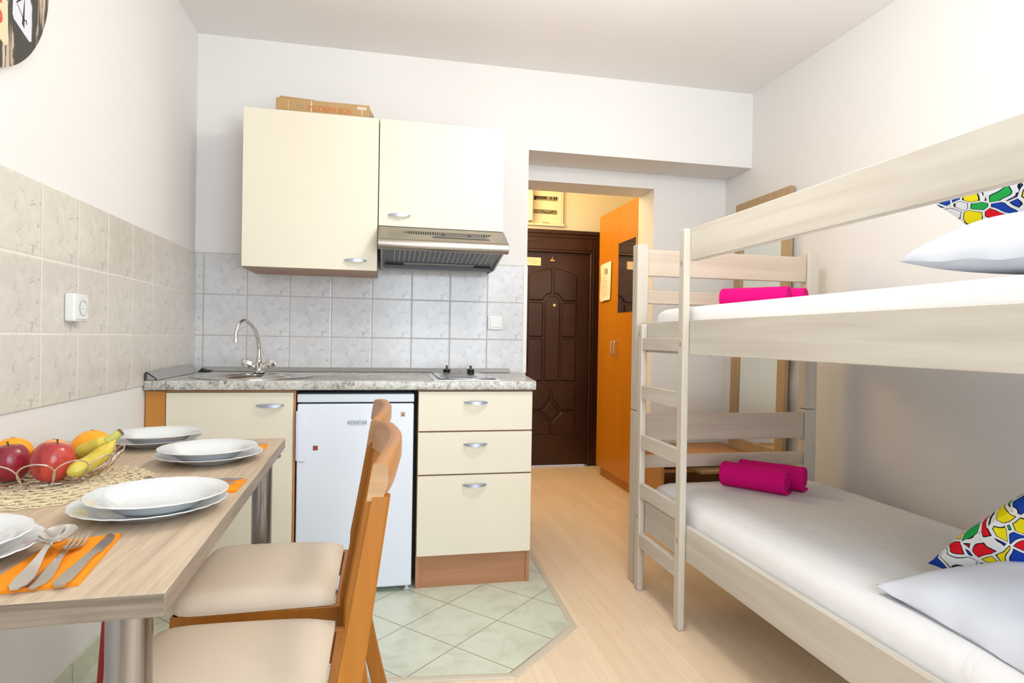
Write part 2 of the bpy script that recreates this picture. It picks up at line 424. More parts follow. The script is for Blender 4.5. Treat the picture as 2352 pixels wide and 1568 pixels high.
def mir(p): return [(2 * cxd - x, z) for x, z in p][::-1]
def archz(x): return 1.667 - (x - cxd) ** 2 * 1.40
xs = [2.075 + (2.279 - 2.075) * k / 8 for k in range(9)]
pu = [(2.075, 1.395)] + [(x, archz(x)) for x in xs] + [(2.279, 1.455)] + [(cxd - .072 * sin(radians(t)) - .012, 1.37 + .072 * cos(radians(t)) + .012) for t in (20, 45, 70)] + [(2.205, 1.395)]
polys = [pu, mir(pu)]
for z0, z1 in ((1.09, 1.38), (.72, 1.075)):
    p = [(2.075, z0), (2.075, z1), (2.205, z1), (2.205, z0)]; polys += [p, mir(p)]
polys.append([(cxd - .066, .72)] + [(cxd - .066 * cos(radians(t)), 1.37 + .066 * sin(radians(t))) for t in range(0, 181, 15)] + [(cxd + .066, .72)])
for sg in (1,):
    a = [(2.075, .475), (2.075, .66), (2.279, .66), (2.279, .57), (2.193, .475)]; b_ = [(2.075, .27), (2.075, .46), (2.193, .46), (2.279, .37), (2.279, .27)]
    polys += [a, mir(a), b_, mir(b_)]
polys.append([(cxd - .075, .467), (cxd, .55), (cxd + .075, .467), (cxd, .385)])
obj('door_panels', raised(polys, 1.7345, .011, .009), BR, door, smooth=False)
GOLD = mat('brass', (.85, .62, .22), .25, 1)
m = M().lathe([(.0, 0), (.012, 0), (.014, .003), (.012, .007), (.006, .007), (.006, .004), (0, .004)], seg=24)
m.xf(Matrix.Translation((2.300, 1.7225, 1.357)) @ Matrix.Rotation(radians(90), 4, 'X')); obj('peephole', m, GOLD, door)
m = M().box(2.268, 2.294, 1.727, 1.734, 1.728, 1.742).box(2.279, 2.283, 1.728, 1.734, 1.738, 1.762).box(2.262, 2.278, 1.725, 1.734, 1.725, 1.737).box(2.284, 2.300, 1.725, 1.734, 1.725, 1.737)
obj('door_hook', m, GOLD, door, bevel=.002, label='small brass hook above the arch')
m = M().ball((2.186, 1.729, .867), (.008, .006, .008), 12, 8); obj('latch_knob', m, mat('copper_knob', (.8, .42, .25), .3, 1), door)
PAPER = mat('printed_paper', (.80, .72, .52), .8); q = N(PAPER)
pn = thing('paper_sign', 'small cream paper sign taped high on the brown entrance door beside the brass hook', 'sign', (2.12, 1.733, 1.68))
obj('paper', M().box(2.04, 2.181, 1.7325, 1.7338, 1.685, 1.752), mat('cream_paper', (.82, .72, .48), .8), pn)
INK = mat('grey_ink', (.32, .27, .18), .8)
m = M()
for k, (a, b) in enumerate(((2.06, 2.14), (2.06, 2.165), (2.08, 2.145))): m.box(a, b, 1.7318, 1.7324, 1.730 - .013 * k, 1.732 - .013 * k)
obj('printed_lines', m, INK, pn)

# fuse box
fb = thing('fuse_box', 'cream electrical fuse box with two windows set in the wall above the entrance door', 'fuse box', (2.22, 1.77, 2.04))
FBM = mat('cream_plastic', (.86, .80, .62), .4)
m = M().box(2.098, 2.36, 1.752, 1.7695, 2.045, 2.40)
obj('panel', m, FBM, fb, bevel=.003)
m = M().box(2.03, 2.385, 1.742, 1.7695, 2.024, 2.044).box(2.362, 2.372, 1.745, 1.7695, 2.044, 2.40).box(2.06, 2.09, 1.68, 1.765, 2.05, 2.40)
obj('frame', m, FBM, fb, bevel=.002)
m = M().box(2.116, 2.318, 1.749, 1.752, 2.236, 2.272); obj('breaker_window', m, mat('window_recess', (.32, .27, .17), .6), fb)
m = M()
for x in [2.137 + .0155 * k for k in range(6)] + [2.258, 2.289]: obj('breaker_switch', M().box(x, x + .008, 1.743, 1.7488, 2.247, 2.267), BLACKP, fb)
obj('breaker_end', M().box(2.118, 2.134, 1.744, 1.7488, 2.238, 2.270), DARK, fb); obj('breaker_end', M().box(2.308, 2.317, 1.744, 1.7488, 2.248, 2.270), DARK, fb)
m = M().box(2.116, 2.318, 1.749, 1.752, 2.124, 2.159); obj('cable_window', m, mat('cable_recess', (.24, .20, .12), .6), fb)
m = M().tube([(2.18 + .11 * t / 8, 1.747, 2.153 - .022 * sin(pi * t / 8)) for t in range(9)], .0022, 6); obj('cable', m, BLACKP, fb)
m = M().box(2.19, 2.25, 1.744, 1.752, 2.047, 2.054); obj('latch', m, mat('tan_latch', (.55, .40, .2), .5), fb)

# ceiling lamps (above the frame)
LX, LY = 1.62, -1.60
GL = mat('opal_glass', (.9, .9, .88), .4, emit=(1.0, .945, .87), es=50)
cl = thing('ceiling_lamp', 'round opal glass ceiling lamp above the middle of the room', 'lamp', (LX, LY, H - .385))
obj('base', M().lathe([(0, 0), (.06, 0), (.06, -.02), (.02, -.035), (.02, -.158), (0, -.158)], (LX, LY, H - .001), 32), WHITE_PL, cl)
obj('glass_shade', M().ball((LX, LY, H - .27), (.13, .13, .115), 32, 20), GL, cl)
GL2 = mat('opal_glass_hall', (.9, .85, .7), .4, emit=(1, .8, .5), es=3)
hl = thing('hall_lamp', 'round glass ceiling lamp in the entrance hall', 'lamp', (1.50, 1.15, 2.5))
obj('base', M().lathe([(0, 0), (.08, 0), (.08, -.03), (0, -.03)], (1.50, 1.15, 2.619), 32), WHITE_PL, hl)
obj('glass_shade', M().lathe([(.08, 0), (.14, -.02), (.15, -.05), (.11, -.075), (0, -.09)], (1.50, 1.15, 2.588), 40), GL2, hl)

# ================================================================== KITCHEN
def bow_handle(x0, x1, y, z, parent, m_=SATIN, up=1):
    """lens-shaped bow handle on a front facing -y"""
    n = 16; L = x1 - x0; m = M(); secs = []
    for k in range(n + 1):
        t = k / n; x = x0 + L * t; bulge = sin(pi * t); w_ = .0022 + .0085 * bulge ** .8; d = .006 + .020 * bulge ** .6
        th = .0032
        secs.append([(x, y - d - th, z - w_), (x, y - d - th, z + w_ * .35), (x, y - d + th, z + w_ * .55), (x, y - d + th, z - w_ * .8)])
    m.loft(secs)
    for xx in (x0 + .012, x1 - .012): m.tube([(xx, y, z), (xx, y - .018, z)], .004, 10)
    return obj('handle', m, m_, parent, label='satin metal bow handle')

# wall cabinets
def wall_cab(x0, x1, zb, label, hx):
    c = thing('wall_cabinet', label, 'cabinet', ((x0 + x1) / 2, -.17, zb), group='cream wall cabinets above the worktop')
    m = M().box(x0, x0 + .016, -.327, -.001, zb, 2.071).box(x1 - .016, x1, -.327, -.001, zb, 2.071).box(x0 + .016, x1 - .016, -.327, -.001, zb, zb + .016).box(x0 + .016, x1 - .016, -.327, -.001, 2.055, 2.071).box(x0 + .016, x1 - .016, -.012, -.001, zb + .016, 2.055)
    obj('body', m, UNDER, c)
    obj('edge_band', M().box(x0 + .0005, x1 - .0005, -.3292, -.3272, zb + .0005, 2.0705), CARC, c)
    d = obj('door', M().box(x0 + .0015, x1 - .0015, -.3475, -.3295, zb + .0015, 2.0705), LAM, c, bevel=.0012)
    bow_handle(hx[0], hx[1], -.3475, hx[2], d, SATIN)
wall_cab(.2823, .8676, 1.3694, 'tall cream wall cabinet at left, above the sink and beneath the cardboard box', (.721, .820, 1.416))
wall_cab(.8690, 1.4547, 1.579, 'shorter cream wall cabinet directly above the steel extractor hood', (.912, 1.015, 1.632))
# cardboard box
CB = paint('cardboard', (.50, .325, .155), .05, .8, .1)
bx = thing('cardboard_box', 'long brown cardboard box with orange lettering on top of the left wall cabinet', 'box', (.615, -.2, 2.072))
obj('carton', M().box(.410, .822, -.30, -.05, 2.0720, 2.142), CB, bx, bevel=.002)
m = M().prism([(.418, 2.1425), (.60, 2.1425), (.57, 2.150), (.425, 2.156)], 'y', -.285, -.282); m.box(.43, .80, -.29, -.06, 2.1425, 2.145); obj('flap', m, CB, bx)
text('MODERN BOX', .036, mat('orange_print', (.60, .16, .03), .8), bx, face_front(.645, -.3007, 2.094), sx=.82)
text('MI', .034, mat('grey_print', (.34, .30, .17), .8), bx, face_front(.515, -.3007, 2.098), sx=.8)
TAPE = mat('clear_tape', (.72, .58, .44), .15)
for a in ((.765, .808, 2.118, 2.132), (.785, .789, 2.09, 2.1179), (.560, .566, 2.09, 2.14), (.462, .464, 2.09, 2.135)): obj('tape', M().box(a[0], a[1], -.3009, -.3003, a[2], a[3]), TAPE, bx)
m = M(); random.seed(3); pts = [(.823 + .012 * k, -.24 + random.uniform(-.02, .02), 2.135 - .058 * min(1, k / 3) + random.uniform(0, .012)) for k in range(6)]
for a in range(5):
    p, r_ = pts[a], pts[a + 1]; m.add([p, r_, (r_[0] + .003, r_[1] + .05, 2.079), (p[0], p[1] + .05, 2.079)], [(0, 1, 2, 3)])
obj('loose_tape', m, mat('loose_tape', (.75, .62, .48), .3), bx)

# extractor hood
hd = thing('extractor_hood', 'brushed steel slim extractor hood below the right wall cabinet', 'extractor hood', (1.16, -.25, 1.41))
x0, x1 = .8700, 1.4560
prof = [(-.005, 1.578), (-.350, 1.578), (-.470, 1.508), (-.483, 1.498), (-.488, 1.485), (-.486, 1.468), (-.475, 1.456), (-.30, 1.455), (-.16, 1.425), (-.005, 1.425)]
top = M().prism([(-.350, 1.5775), (-.470, 1.508), (-.480, 1.502), (-.487, 1.490), (-.488, 1.478), (-.482, 1.464), (-.470, 1.457), (-.455, 1.457), (-.455, 1.49), (-.34, 1.557), (-.34, 1.5775)], 'x', x0, x1)
obj('steel_visor', top, STEEL, hd, bevel=.0015, angle=50)
obj('housing', M().prism([(-.005, 1.5775), (-.339, 1.5775), (-.339, 1.55), (-.42, 1.505), (-.42, 1.462), (-.18, 1.412), (-.005, 1.412)], 'x', x0 + .012, x0 + .02).prism([(-.005, 1.5775), (-.339, 1.5775), (-.339, 1.55), (-.42, 1.505), (-.42, 1.462), (-.18, 1.412), (-.005, 1.412)], 'x', x1 - .02, x1 - .012).box(x0 + .02, x1 - .02, -.02, -.005, 1.412, 1.577), mat('grey_metal', (.42, .40, .37), .4, .7), hd)
HD = mat('filter_dark', (.085, .09, .095), .3, .5)
m = M().add([(x0 + .02, -.44, 1.468), (x1 - .02, -.44, 1.468), (x1 - .02, -.17, 1.424), (x0 + .02, -.17, 1.424)], [(0, 1, 2, 3)])
obj('filter', m, HD, hd)
m = M(); nf = 20
for k in range(nf):
    xx = x0 + .075 + (x1 - x0 - .15) * k / (nf - 1)
    m.add([(xx - .002, -.43, 1.4655), (xx + .002, -.43, 1.4655), (xx + .002, -.24, 1.4345), (xx - .002, -.24, 1.4345)], [(0, 1, 2, 3)])
    m.v = m.v[:-4] + [(p[0], p[1], p[2] - .001) for p in m.v[-4:]]
obj('filter_ribs', m, mat('rib_light', (.45, .45, .45), .4, .6), hd)
m = M().add([(x0 + .12, -.225, 1.4315), (x1 - .12, -.225, 1.4315), (x1 - .12, -.165, 1.4215), (x0 + .12, -.165, 1.4215)], [(0, 1, 2, 3)])
obj('lamp_cover', m, mat('grey_lens', (.30, .30, .29), .35), hd)
obj('lamp_bar', M().box(x0 + .03, x1 - .03, -.175, -.155, 1.408, 1.422), mat('grey_bar', (.04, .045, .045), .4), hd)
# slots and control panel lie on the sloping face
def slope(x, t, off=0.0): # t 0 = upper edge, 1 = lower edge
    y = -.350 - .120 * t; z = 1.578 - .070 * t; nx = Vector((0, -.070, .120)).normalized()
    return (x, y + nx.y * -abs(off) if False else y - .504 * off, z + .864 * off)
m = M(); ns = 38
for k in range(ns):
    xx = .985 + (1.385 - .985) * k / (ns - 1); e = min(k, ns - 1 - k); L_ = .25 if e >= 3 else .07 * (e + 1)
    t0 = .34 + .10 * (.25 - L_) / .25 if k < 5 else .34; w_ = .0032
    m.add([slope(xx - w_, t0, .0006), slope(xx + w_, t0, .0006), slope(xx + w_, t0 + L_, .0006), slope(xx - w_, t0 + L_, .0006)], [(0, 1, 2, 3)])
obj('vent_slots', m, DARK, hd)
m = M(); a = [slope(1.14, .52, .0012), slope(1.335, .52, .0012), slope(1.375, .80, .0012), slope(1.105, .80, .0012)]; b_ = [slope(1.145, .53, .005), slope(1.33, .53, .005), slope(1.365, .77, .005), slope(1.115, .77, .005)]
m.loft([a, b_]); obj('control_panel', m, mat('control_grey', (.12, .11, .09), .4), hd)
for xx in (1.15, 1.27):
    m = M().loft([[slope(xx, .60, .005), slope(xx + .02, .60, .005), slope(xx + .02, .72, .005), slope(xx, .72, .005)], [slope(xx + .003, .62, .012), slope(xx + .017, .62, .012), slope(xx + .017, .70, .012), slope(xx + .003, .70, .012)]])
    obj('slider_knob', m, BLACKP, hd)

# worktop
wt = thing('worktop', 'grey speckled stone-look kitchen worktop with a rounded front edge', 'worktop', (.8, -.32, .849))
def top_prof(x, z0=.849, z1=.887, yb=-.0075):
    r = .008; pts = [(yb, z0), (yb, z1)]
    for k in range(5): a = pi / 2 * k / 4; pts.append((-.642 - r * sin(a), z1 - r + r * cos(a)))
    for k in range(5): a = pi / 2 * k / 4; pts.append((-.642 - r * cos(a), z0 + r - r * sin(a)))
    return [(x, y, z) for y, z in pts]
secs = []
def top_sec(f):
    base = top_prof(0); out = []
    for _, y, z in base:
        t = (-y) / .65; xr = 1.632 - .080 * t; out.append((.008 + (xr - .008) * f, y, z))
    return out
m = M().loft([top_sec(0), top_sec(1)]); slab = obj('slab', m, GRAN, wt, angle=40)
cut = obj('cut', M().loft([[(.345 + .205 * cos(2 * pi * k / 48), -.362 + .220 * sin(2 * pi * k / 48), z) for k in range(48)] for z in (.84, .90)]), GRAN)
md = slab.modifiers.new('cutout', 'BOOLEAN'); md.operation = 'DIFFERENCE'; md.object = cut; md.solver = 'EXACT'
_me = bpy.data.meshes.new_from_object(slab.evaluated_get(bpy.context.evaluated_depsgraph_get())); slab.modifiers.clear(); slab.data = _me; bpy.data.objects.remove(cut)
_me.name = 'slab'
us = thing('upstand_strip', 'grey aluminium sealing strip along the back edge of the worktop', 'strip', (.8, -.02, .888), group=None)
obj('cover_strip', M().prism([(-.0065, .889), (-.030, .8885), (-.018, .906), (-.0065, .910)], 'x', .040, 1.565), ALU, us)
obj('foot_seal', M().box(.040, 1.565, -.033, -.030, .8875, .8895), DARK, us)
us2 = thing('upstand_strip', 'loose grey sealing strip along the left wall, lifting off the worktop corner', 'strip', (.03, -.35, .888))
m = M().loft([[(.010, -.64, .889), (.052, -.64, .889), (.012, -.64, .920)], [(.010, -.12, .889), (.050, -.10, .889), (.012, -.08, .926)]])
obj('cover_strip', m, ALU, us2)
m = M().box(.0105, .014, -.652, -.642, .889, .918); m.tube([(.016, -.645, .918), (.050, -.645, .891)], .0025, 6); obj('end_cap', m, BLACKP, us2)
us3 = thing('end_cap', 'small black broken corner piece lying by the left end of the worktop strip', 'end cap', (.07, -.08, .888))
m = M().prism([(.045, .8885), (.098, .8885), (.098, .897), (.075, .899), (.066, .908), (.055, .900)], 'y', -.10, -.055); obj('plastic_corner', m, BLACKP, us3, bevel=.001)

# sink and tap
sk = thing('sink', 'round stainless steel sink let into the worktop', 'sink', (.345, -.36, .887))
def ell(a, rx, ry, z): return (.345 + rx * cos(a), -.362 + ry * sin(a), z)
m = M(); rings = [(.250, .268, .8872), (.250, .268, .8905), (.240, .258, .8925), (.215, .232, .8915), (.200, .215, .8905), (.188, .20, .884), (.175, .185, .86), (.14, .15, .79), (.10, .11, .765), (.03, .03, .76)]
m.loft([[ell(2 * pi * k / 48, a, b, z) for k in range(48)] for a, b, z in rings], caps=False)
obj('basin', m, mat('sink_steel', (.62, .60, .57), .18, 1), sk, angle=60)
obj('drain', M().lathe([(0, .003), (.02, .003), (.028, .001), (.030, 0)], (.345, -.362, .7605), 24), CHROME, sk)
fc = thing('kitchen_tap', 'chrome mixer tap with curved swan-neck spout and two lever knobs', 'tap', (.327, -.15, .889))
m = M().lathe([(0, 0), (.026, 0), (.026, .006), (.020, .010), (.019, .035), (.021, .045), (.015, .053), (.013, .060), (.015, .066), (.011, .074), (0, .076)], (.327, -.15, .8905), 32)
obj('body', m, CHROME, fc)
B0 = Vector((.327, -.15, .962)); OUT = Vector((-.072, -.145, 0)); pts = []
def cr(P, n):
    out = []; P = [P[0]] + P + [P[-1]]
    for i in range(1, len(P) - 2):
        for k in range(n):
            t = k / n; out.append(tuple(.5 * ((2 * b_) + (-a_ + c_) * t + (2 * a_ - 5 * b_ + 4 * c_ - d_) * t * t + (-a_ + 3 * b_ - 3 * c_ + d_) * t ** 3) for a_, b_, c_, d_ in zip(P[i - 1], P[i], P[i + 1], P[i + 2])))
    return out + [P[-1]]
for s_, h_ in cr([(0, 0), (.01, .045), (.07, .09), (.20, .128), (.42, .158), (.66, .170), (.86, .158), (.97, .130), (1, .105), (1, .092)], 4): pts.append(B0 + OUT * s_ + Vector((0, 0, h_)))
obj('spout', M().tube(pts, [.0100 - .0022 * min(1, k / 30) for k in range(len(pts))], 14), CHROME, fc, angle=60)
e = pts[-1]; obj('aerator', M().lathe([(0, 0), (.0105, 0), (.0105, .020), (.008, .024)], (e.x, e.y, e.z - .020), 20), CHROME, fc)
for sg in (-1, 1):
    d = Vector((sg * .93, 0, .37)).normalized(); o_ = Vector((.327, -.15, .912)) + d * .012
    mt = Matrix.Translation(o_) @ d.to_track_quat('Z', 'Y').to_matrix().to_4x4()
    m = M().lathe([(.012, 0), (.009, .012), (.009, .020), (.015, .022), (.019, .028), (.019, .060), (.016, .066), (0, .067)], seg=20, fn=lambda a, r: 1 + .07 * cos(6 * a) * (r > .012)).xf(mt)
    obj('knob', m, CHROME, fc)

# hob
hb = thing('hob', 'small steel hob with two black knobs let into the right end of the worktop', 'hob', (1.25, -.38, .887))
obj('frame', M().box(1.112, 1.402, -.62, -.135, .8872, .8905), mat('hob_steel', (.72, .71, .68), .2, 1), hb, bevel=.001)
obj('raised_deck', M().prism([(1.135, -.595), (1.385, -.595), (1.378, -.16), (1.140, -.16)], 'z', .8905, .8965), mat('hob_deck', (.36, .36, .36), .12, 1), hb, bevel=.003)
for y_, r_ in ((-.47, .085), (-.27, .072)):
    obj('hot_plate', M().lathe([(0, .0012), (r_ - .006, .0012), (r_, .0004), (r_, 0), (0, 0)], (1.235, y_, .8967), 40), mat('cast_iron', (.16, .16, .16), .35), hb)
for kx in (1.212, 1.332):
    m = M().lathe([(.019, 0), (.019, .004), (.015, .005), (.020, .010), (.020, .015), (.012, .018), (0, .018)], (kx, -.175, .8967), 24); m.box(kx - .005, kx + .005, -.192, -.158, .912, .932)
    obj('knob', m, BLACKP, hb, bevel=.0008)
obj('pilot_light', M().box(1.268, 1.274, -.18, -.174, .8967, .905), mat('red_lens', (.45, .03, .02), .3), hb)

# base cabinet under the sink
bc = thing('base_cabinet', 'cream sink cabinet with one door behind the dining table, left of the fridge', 'cabinet', (.30, -.3, 0))
m = M().box(.078, .094, -.608, -.01, 0, .845).box(.541, .5565, -.608, -.01, 0, .845).box(.094, .541, -.608, -.01, .10, .116).box(.094, .541, -.55, -.53, 0, .10)
obj('body', m, CARC, bc)
d = obj('door', M().box(.078, .548, -.6275, -.6095, .145, .838), LAM, bc, bevel=.0012); bow_handle(.407, .514, -.6275, .789, d)
obj('side_edge', M().box(.549, .5575, -.628, -.609, 0, .845), CARCZ, bc)
obj('rail', M().box(.078, .548, -.622, -.609, .839, .846), CARC, bc)
obj('filler_panel', M().box(.004, .075, -.624, -.606, 0, .845), ORANGE_B, bc, bevel=.001, label='bright orange-brown filler board')

# fridge
fr = thing('fridge', 'small white under-counter fridge between the sink cabinet and the drawers', 'fridge', (.80, -.3, 0))
WH = mat('fridge_white', (.74, .79, .88), .3, spec=.5)
obj('body', M().box(.566, 1.028, -.585, -.03, .025, .790), WH, fr, bevel=.004)
obj('door', M().box(.564, 1.0295, -.635, -.588, .028, .792), WH, fr, bevel=.006, seg=3)
obj('top_lid', M().box(.563, 1.0305, -.632, -.03, .798, .832), mat('fridge_lid', (.66, .72, .78), .35), fr, bevel=.004, seg=3)
obj('seal', M().box(.570, 1.027, -.60, -.04, .7905, .7975), DARK, fr)
m = M().box(.5615, .5665, -.647, -.635, .565, .765).box(.5665, .600, -.6415, -.635, .560, .768); obj('grip_handle', m, WH, fr, bevel=.003)
obj('maker_plate', M().box(.766, .836, -.6365, -.6352, .704, .726), mat('grey_plate', (.60, .66, .72), .4), fr, bevel=.0005)
text('KONČAR', .0195, mat('plate_text', (.15, .17, .21), .5), fr, face_front(.801, -.6368, .7080), extrude=.0004, sx=.95)
def sticker(x0_, x1_, z0_, z1_, c, c2):
    o_ = obj('sticker', M().box(x0_, x1_, -.6360, -.6352, z0_, z1_), mat('sticker_base', c, .5), fr)
    m = M().box(x0_ + .005, x1_ - .004, -.6366, -.6361, z0_ + .004, z0_ + .009).box(x0_ + .008, x1_ - .007, -.6366, -.6361, z0_ + .009, z1_ - .004)
    obj('sticker_print', m, mat('sticker_mark', c2, .5), o_)
sticker(.627, .646, .604, .623, (.22, .05, .045), (.50, .03, .03)); sticker(.975, .994, .737, .757, (.52, .38, .30), (.26, .10, .07))
for fx in (.60, 1.012): obj('foot', M().lathe([(0, 0), (.012, 0), (.012, .006), (.007, .010), (.007, .026)], (fx, -.60, 0), 16), WHITE_PL, fr)
obj('gap_shade', M().box(1.0315, 1.0465, -.56, -.04, .03, .842), DARK, fr, label='dark strip standing in for the shade in the gap beside the fridge')  # empty gap to the drawers, its shade put in as a dark filler

# drawer unit
dr = thing('drawer_cabinet', 'cream three-drawer cabinet with a brown plinth at the right end of the kitchen', 'cabinet', (1.30, -.3, 0))
m = M().box(1.0475, 1.0625, -.612, -.01, 0, .845).box(1.527, 1.543, -.612, -.01, 0, .845).box(1.0625, 1.527, -.02, -.01, .1, .845).box(1.0625, 1.527, -.60, -.01, .12, .136)
obj('body', m, CARCZ, dr)
obj('plinth', M().box(1.0630, 1.5265, -.606, -.588, .002, .142), CARC, dr)
for z0, z1, hz in ((.6745, .8405, .797), (.490, .668, .618), (.145, .4835, .445)):
    d = obj('drawer', M().box(1.0495, 1.5415, -.6310, -.6125, z0, z1), LAM, dr, bevel=.0012); bow_handle(1.240, 1.344, -.631, hz, d)
obj('front_edges', M().box(1.0480, 1.541, -.6122, -.6105, .142, .845), CARC, dr)

# sockets
so = thing('wall_socket', 'white wall socket on the left tiled wall', 'socket', (.012, -1.213, 1.14))
obj('plate', M().box(.0062, .034, -1.252, -1.172, 1.099, 1.180), WHITE_PL, so, bevel=.005, seg=3)
obj('cover', M().box(.034, .037, -1.245, -1.179, 1.106, 1.172), WHITE_PL, so, bevel=.001)
m = M().lathe([(.0235, 0), (.021, .001), (.0195, -.010), (0, -.010)], seg=32).xf(Matrix.Translation((.0375, -1.209, 1.139)) @ Matrix.Rotation(radians(90), 4, 'Y'))
obj('recess', m, mat('socket_recess', (.42, .44, .43), .4), so)
m = M().box(.0375, .0385, -1.235, -1.183, 1.138, 1.1405); obj('bridge', m, WHITE_PL, so)
sw = thing('light_switch', 'white light switch on the tiles at the right end of the kitchen wall', 'switch', (1.482, -.01, 1.155))
obj('plate', M().box(1.443, 1.521, -.018, -.0065, 1.117, 1.193), WHITE_PL, sw, bevel=.004, seg=3)
obj('rocker', M().box(1.455, 1.509, -.0225, -.0182, 1.129, 1.181), WHITE_PL, sw, bevel=.002)

# ================================================================== WALL CLOCK
ck = thing('wall_clock', 'large round wall clock with distressed dark wood face and paper numeral cards', 'clock', (.012, -1.709, 1.987))
cy, cz, cr = -1.709, 1.987, .3305
CKM = mat('distressed_face', (.03, .03, .028), .5); q = N(CKM)
st = q.noise(q.coord(scale=(1, 62, 5)), 1, 5, .7, .6).outputs[0]; bl = q.noise(q.coord(scale=(1, 4.5, 3)), 1, 3, .6, .5).outputs[0]
f = q.math('ADD', q.math('MULTIPLY', st, .62), q.math('MULTIPLY', bl, .38))
q.l(q.ramp(f, [(.46, (.045, .044, .040)), (.51, (.055, .05, .042)), (.53, (.50, .38, .27)), (.62, (.62, .52, .42))]), q.b.inputs['Base Color'])
def disc(x0, x1, r, seg=96): return M().prism([(cy + r * cos(2 * pi * k / seg), cz + r * sin(2 * pi * k / seg)) for k in range(seg)], 'x', x0, x1)
obj('backing', disc(.004, .018, cr - .002), mat('clock_edge', (.75, .66, .48), .6), ck)
obj('face', disc(.0182, .0205, cr), CKM, ck)
card = [mat('card_white', (.70, .71, .78), .7), mat('card_cream', (.72, .65, .42), .7), mat('card_salmon', (.58, .33, .24), .7), mat('card_teal', (.30, .42, .40), .7)]
nums = [mat('ink_plum', (.06, .03, .05), .6), mat('ink_red', (.70, .09, .05), .6)]
for h in range(1, 13):
    an = radians(90 - 30 * h); px, pz = cy + .245 * cos(an), cz + .245 * sin(an); cm = card[{4: 0, 5: 1, 3: 2}.get(h, h % 4)]
    if h == 4: poly = [(-1.540, 1.90), (-1.527, 1.915), (-1.480, 1.915), (-1.462, 1.885), (-1.462, 1.797), (-1.472, 1.793), (-1.536, 1.817), (-1.542, 1.826)]
    elif h == 5: poly = [(-1.68, 1.86), (-1.60, 1.885), (-1.562, 1.843), (-1.558, 1.748), (-1.570, 1.738), (-1.68, 1.775)]
    elif h == 3: poly = [(-1.515, 2.03), (-1.40, 2.03), (-1.43, 1.925), (-1.468, 1.905), (-1.49, 1.93), (-1.515, 1.945)]
    else: poly = [(px - .04, pz - .055), (px + .042, pz - .045), (px + .04, pz + .055), (px - .045, pz + .05)]
    cdn = obj('numeral_card', M().prism(poly, 'x', .0206, .0212), cm, ck)
    if h == 4:
        m = M()
        for p in ([(-1.4935, 1.896), (-1.4945, 1.815), (-1.504, 1.822)], [(-1.4935, 1.896), (-1.5285, 1.864), (-1.5265, 1.861), (-1.4940, 1.889)], [(-1.5285, 1.864), (-1.5275, 1.861), (-1.496, 1.8335), (-1.496, 1.8365)], [(-1.496, 1.8335), (-1.487, 1.8355), (-1.487, 1.829), (-1.484, 1.829), (-1.484, 1.839), (-1.487, 1.8385), (-1.496, 1.8365)]):
            m.prism(p, 'x', .0213, .0217)
        obj('numeral', m, nums[0], cdn)
    else:
        text(str(h), .085, nums[h % 2], cdn, face_right(.0213, px if h != 5 else -1.598, (pz if h != 5 else 1.808) - .03), 'numeral')
for L_, an, wd in ((.17, radians(140), .008), (.12, radians(60), .011)):
    d = Vector((0, cos(an), sin(an))); n_ = Vector((0, -sin(an), cos(an)))
    m = M().prism([(cy + d.y * a + n_.y * b, cz + d.z * a + n_.z * b) for a, b in ((-.03, -wd / 2), (L_, -wd / 4), (L_, wd / 4), (-.03, wd / 2))], 'x', .0235, .0245); obj('hand', m, BLACKP, ck)

# ================================================================== TABLE
tb = thing('dining_table', 'washed-oak dining table on chrome legs pushed against the left wall', 'table', (.3, -1.85, 0))
C = [(.649, -2.427), (.616, -1.289), (.012, -1.272), (.012, -2.446)]
m = M().prism([C[0], C[1], C[2], C[3]], 'z', .7315, .7602)
o = obj('tabletop', m, TABLEW, tb, bevel=.0012)
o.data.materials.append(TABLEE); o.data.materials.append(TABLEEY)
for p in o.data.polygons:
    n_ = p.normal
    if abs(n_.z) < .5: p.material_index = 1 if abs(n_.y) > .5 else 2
for lx, ly in ((.578, -2.335), (.566, -1.365)):
    l_ = obj('leg', M().lathe([(0, 0), (.03, 0), (.03, .012), (.0275, .014), (.0275, .705), (0, .705)], (lx, ly, 0), 40), LEGM, tb, label='chrome tubular leg')
    obj('mounting_plate', M().lathe([(.027, 0), (.05, .012), (.05, .0145), (0, .0145)], (lx, ly, .7065), 32), LEGM, l_)
obj('wall_batten', M().box(.0095, .03, -2.35, -1.35, .69, .731), TABLEW, tb)
rp = solo(obj('red_pole', M().tube([(.272, -1.70, 0), (.318, -1.70, .7305)], .0062, 12), mat('red_paint', (.30, .006, .012), .35)), 'thin dark red metal pole standing under the dining table behind the near chrome leg', 'pole')

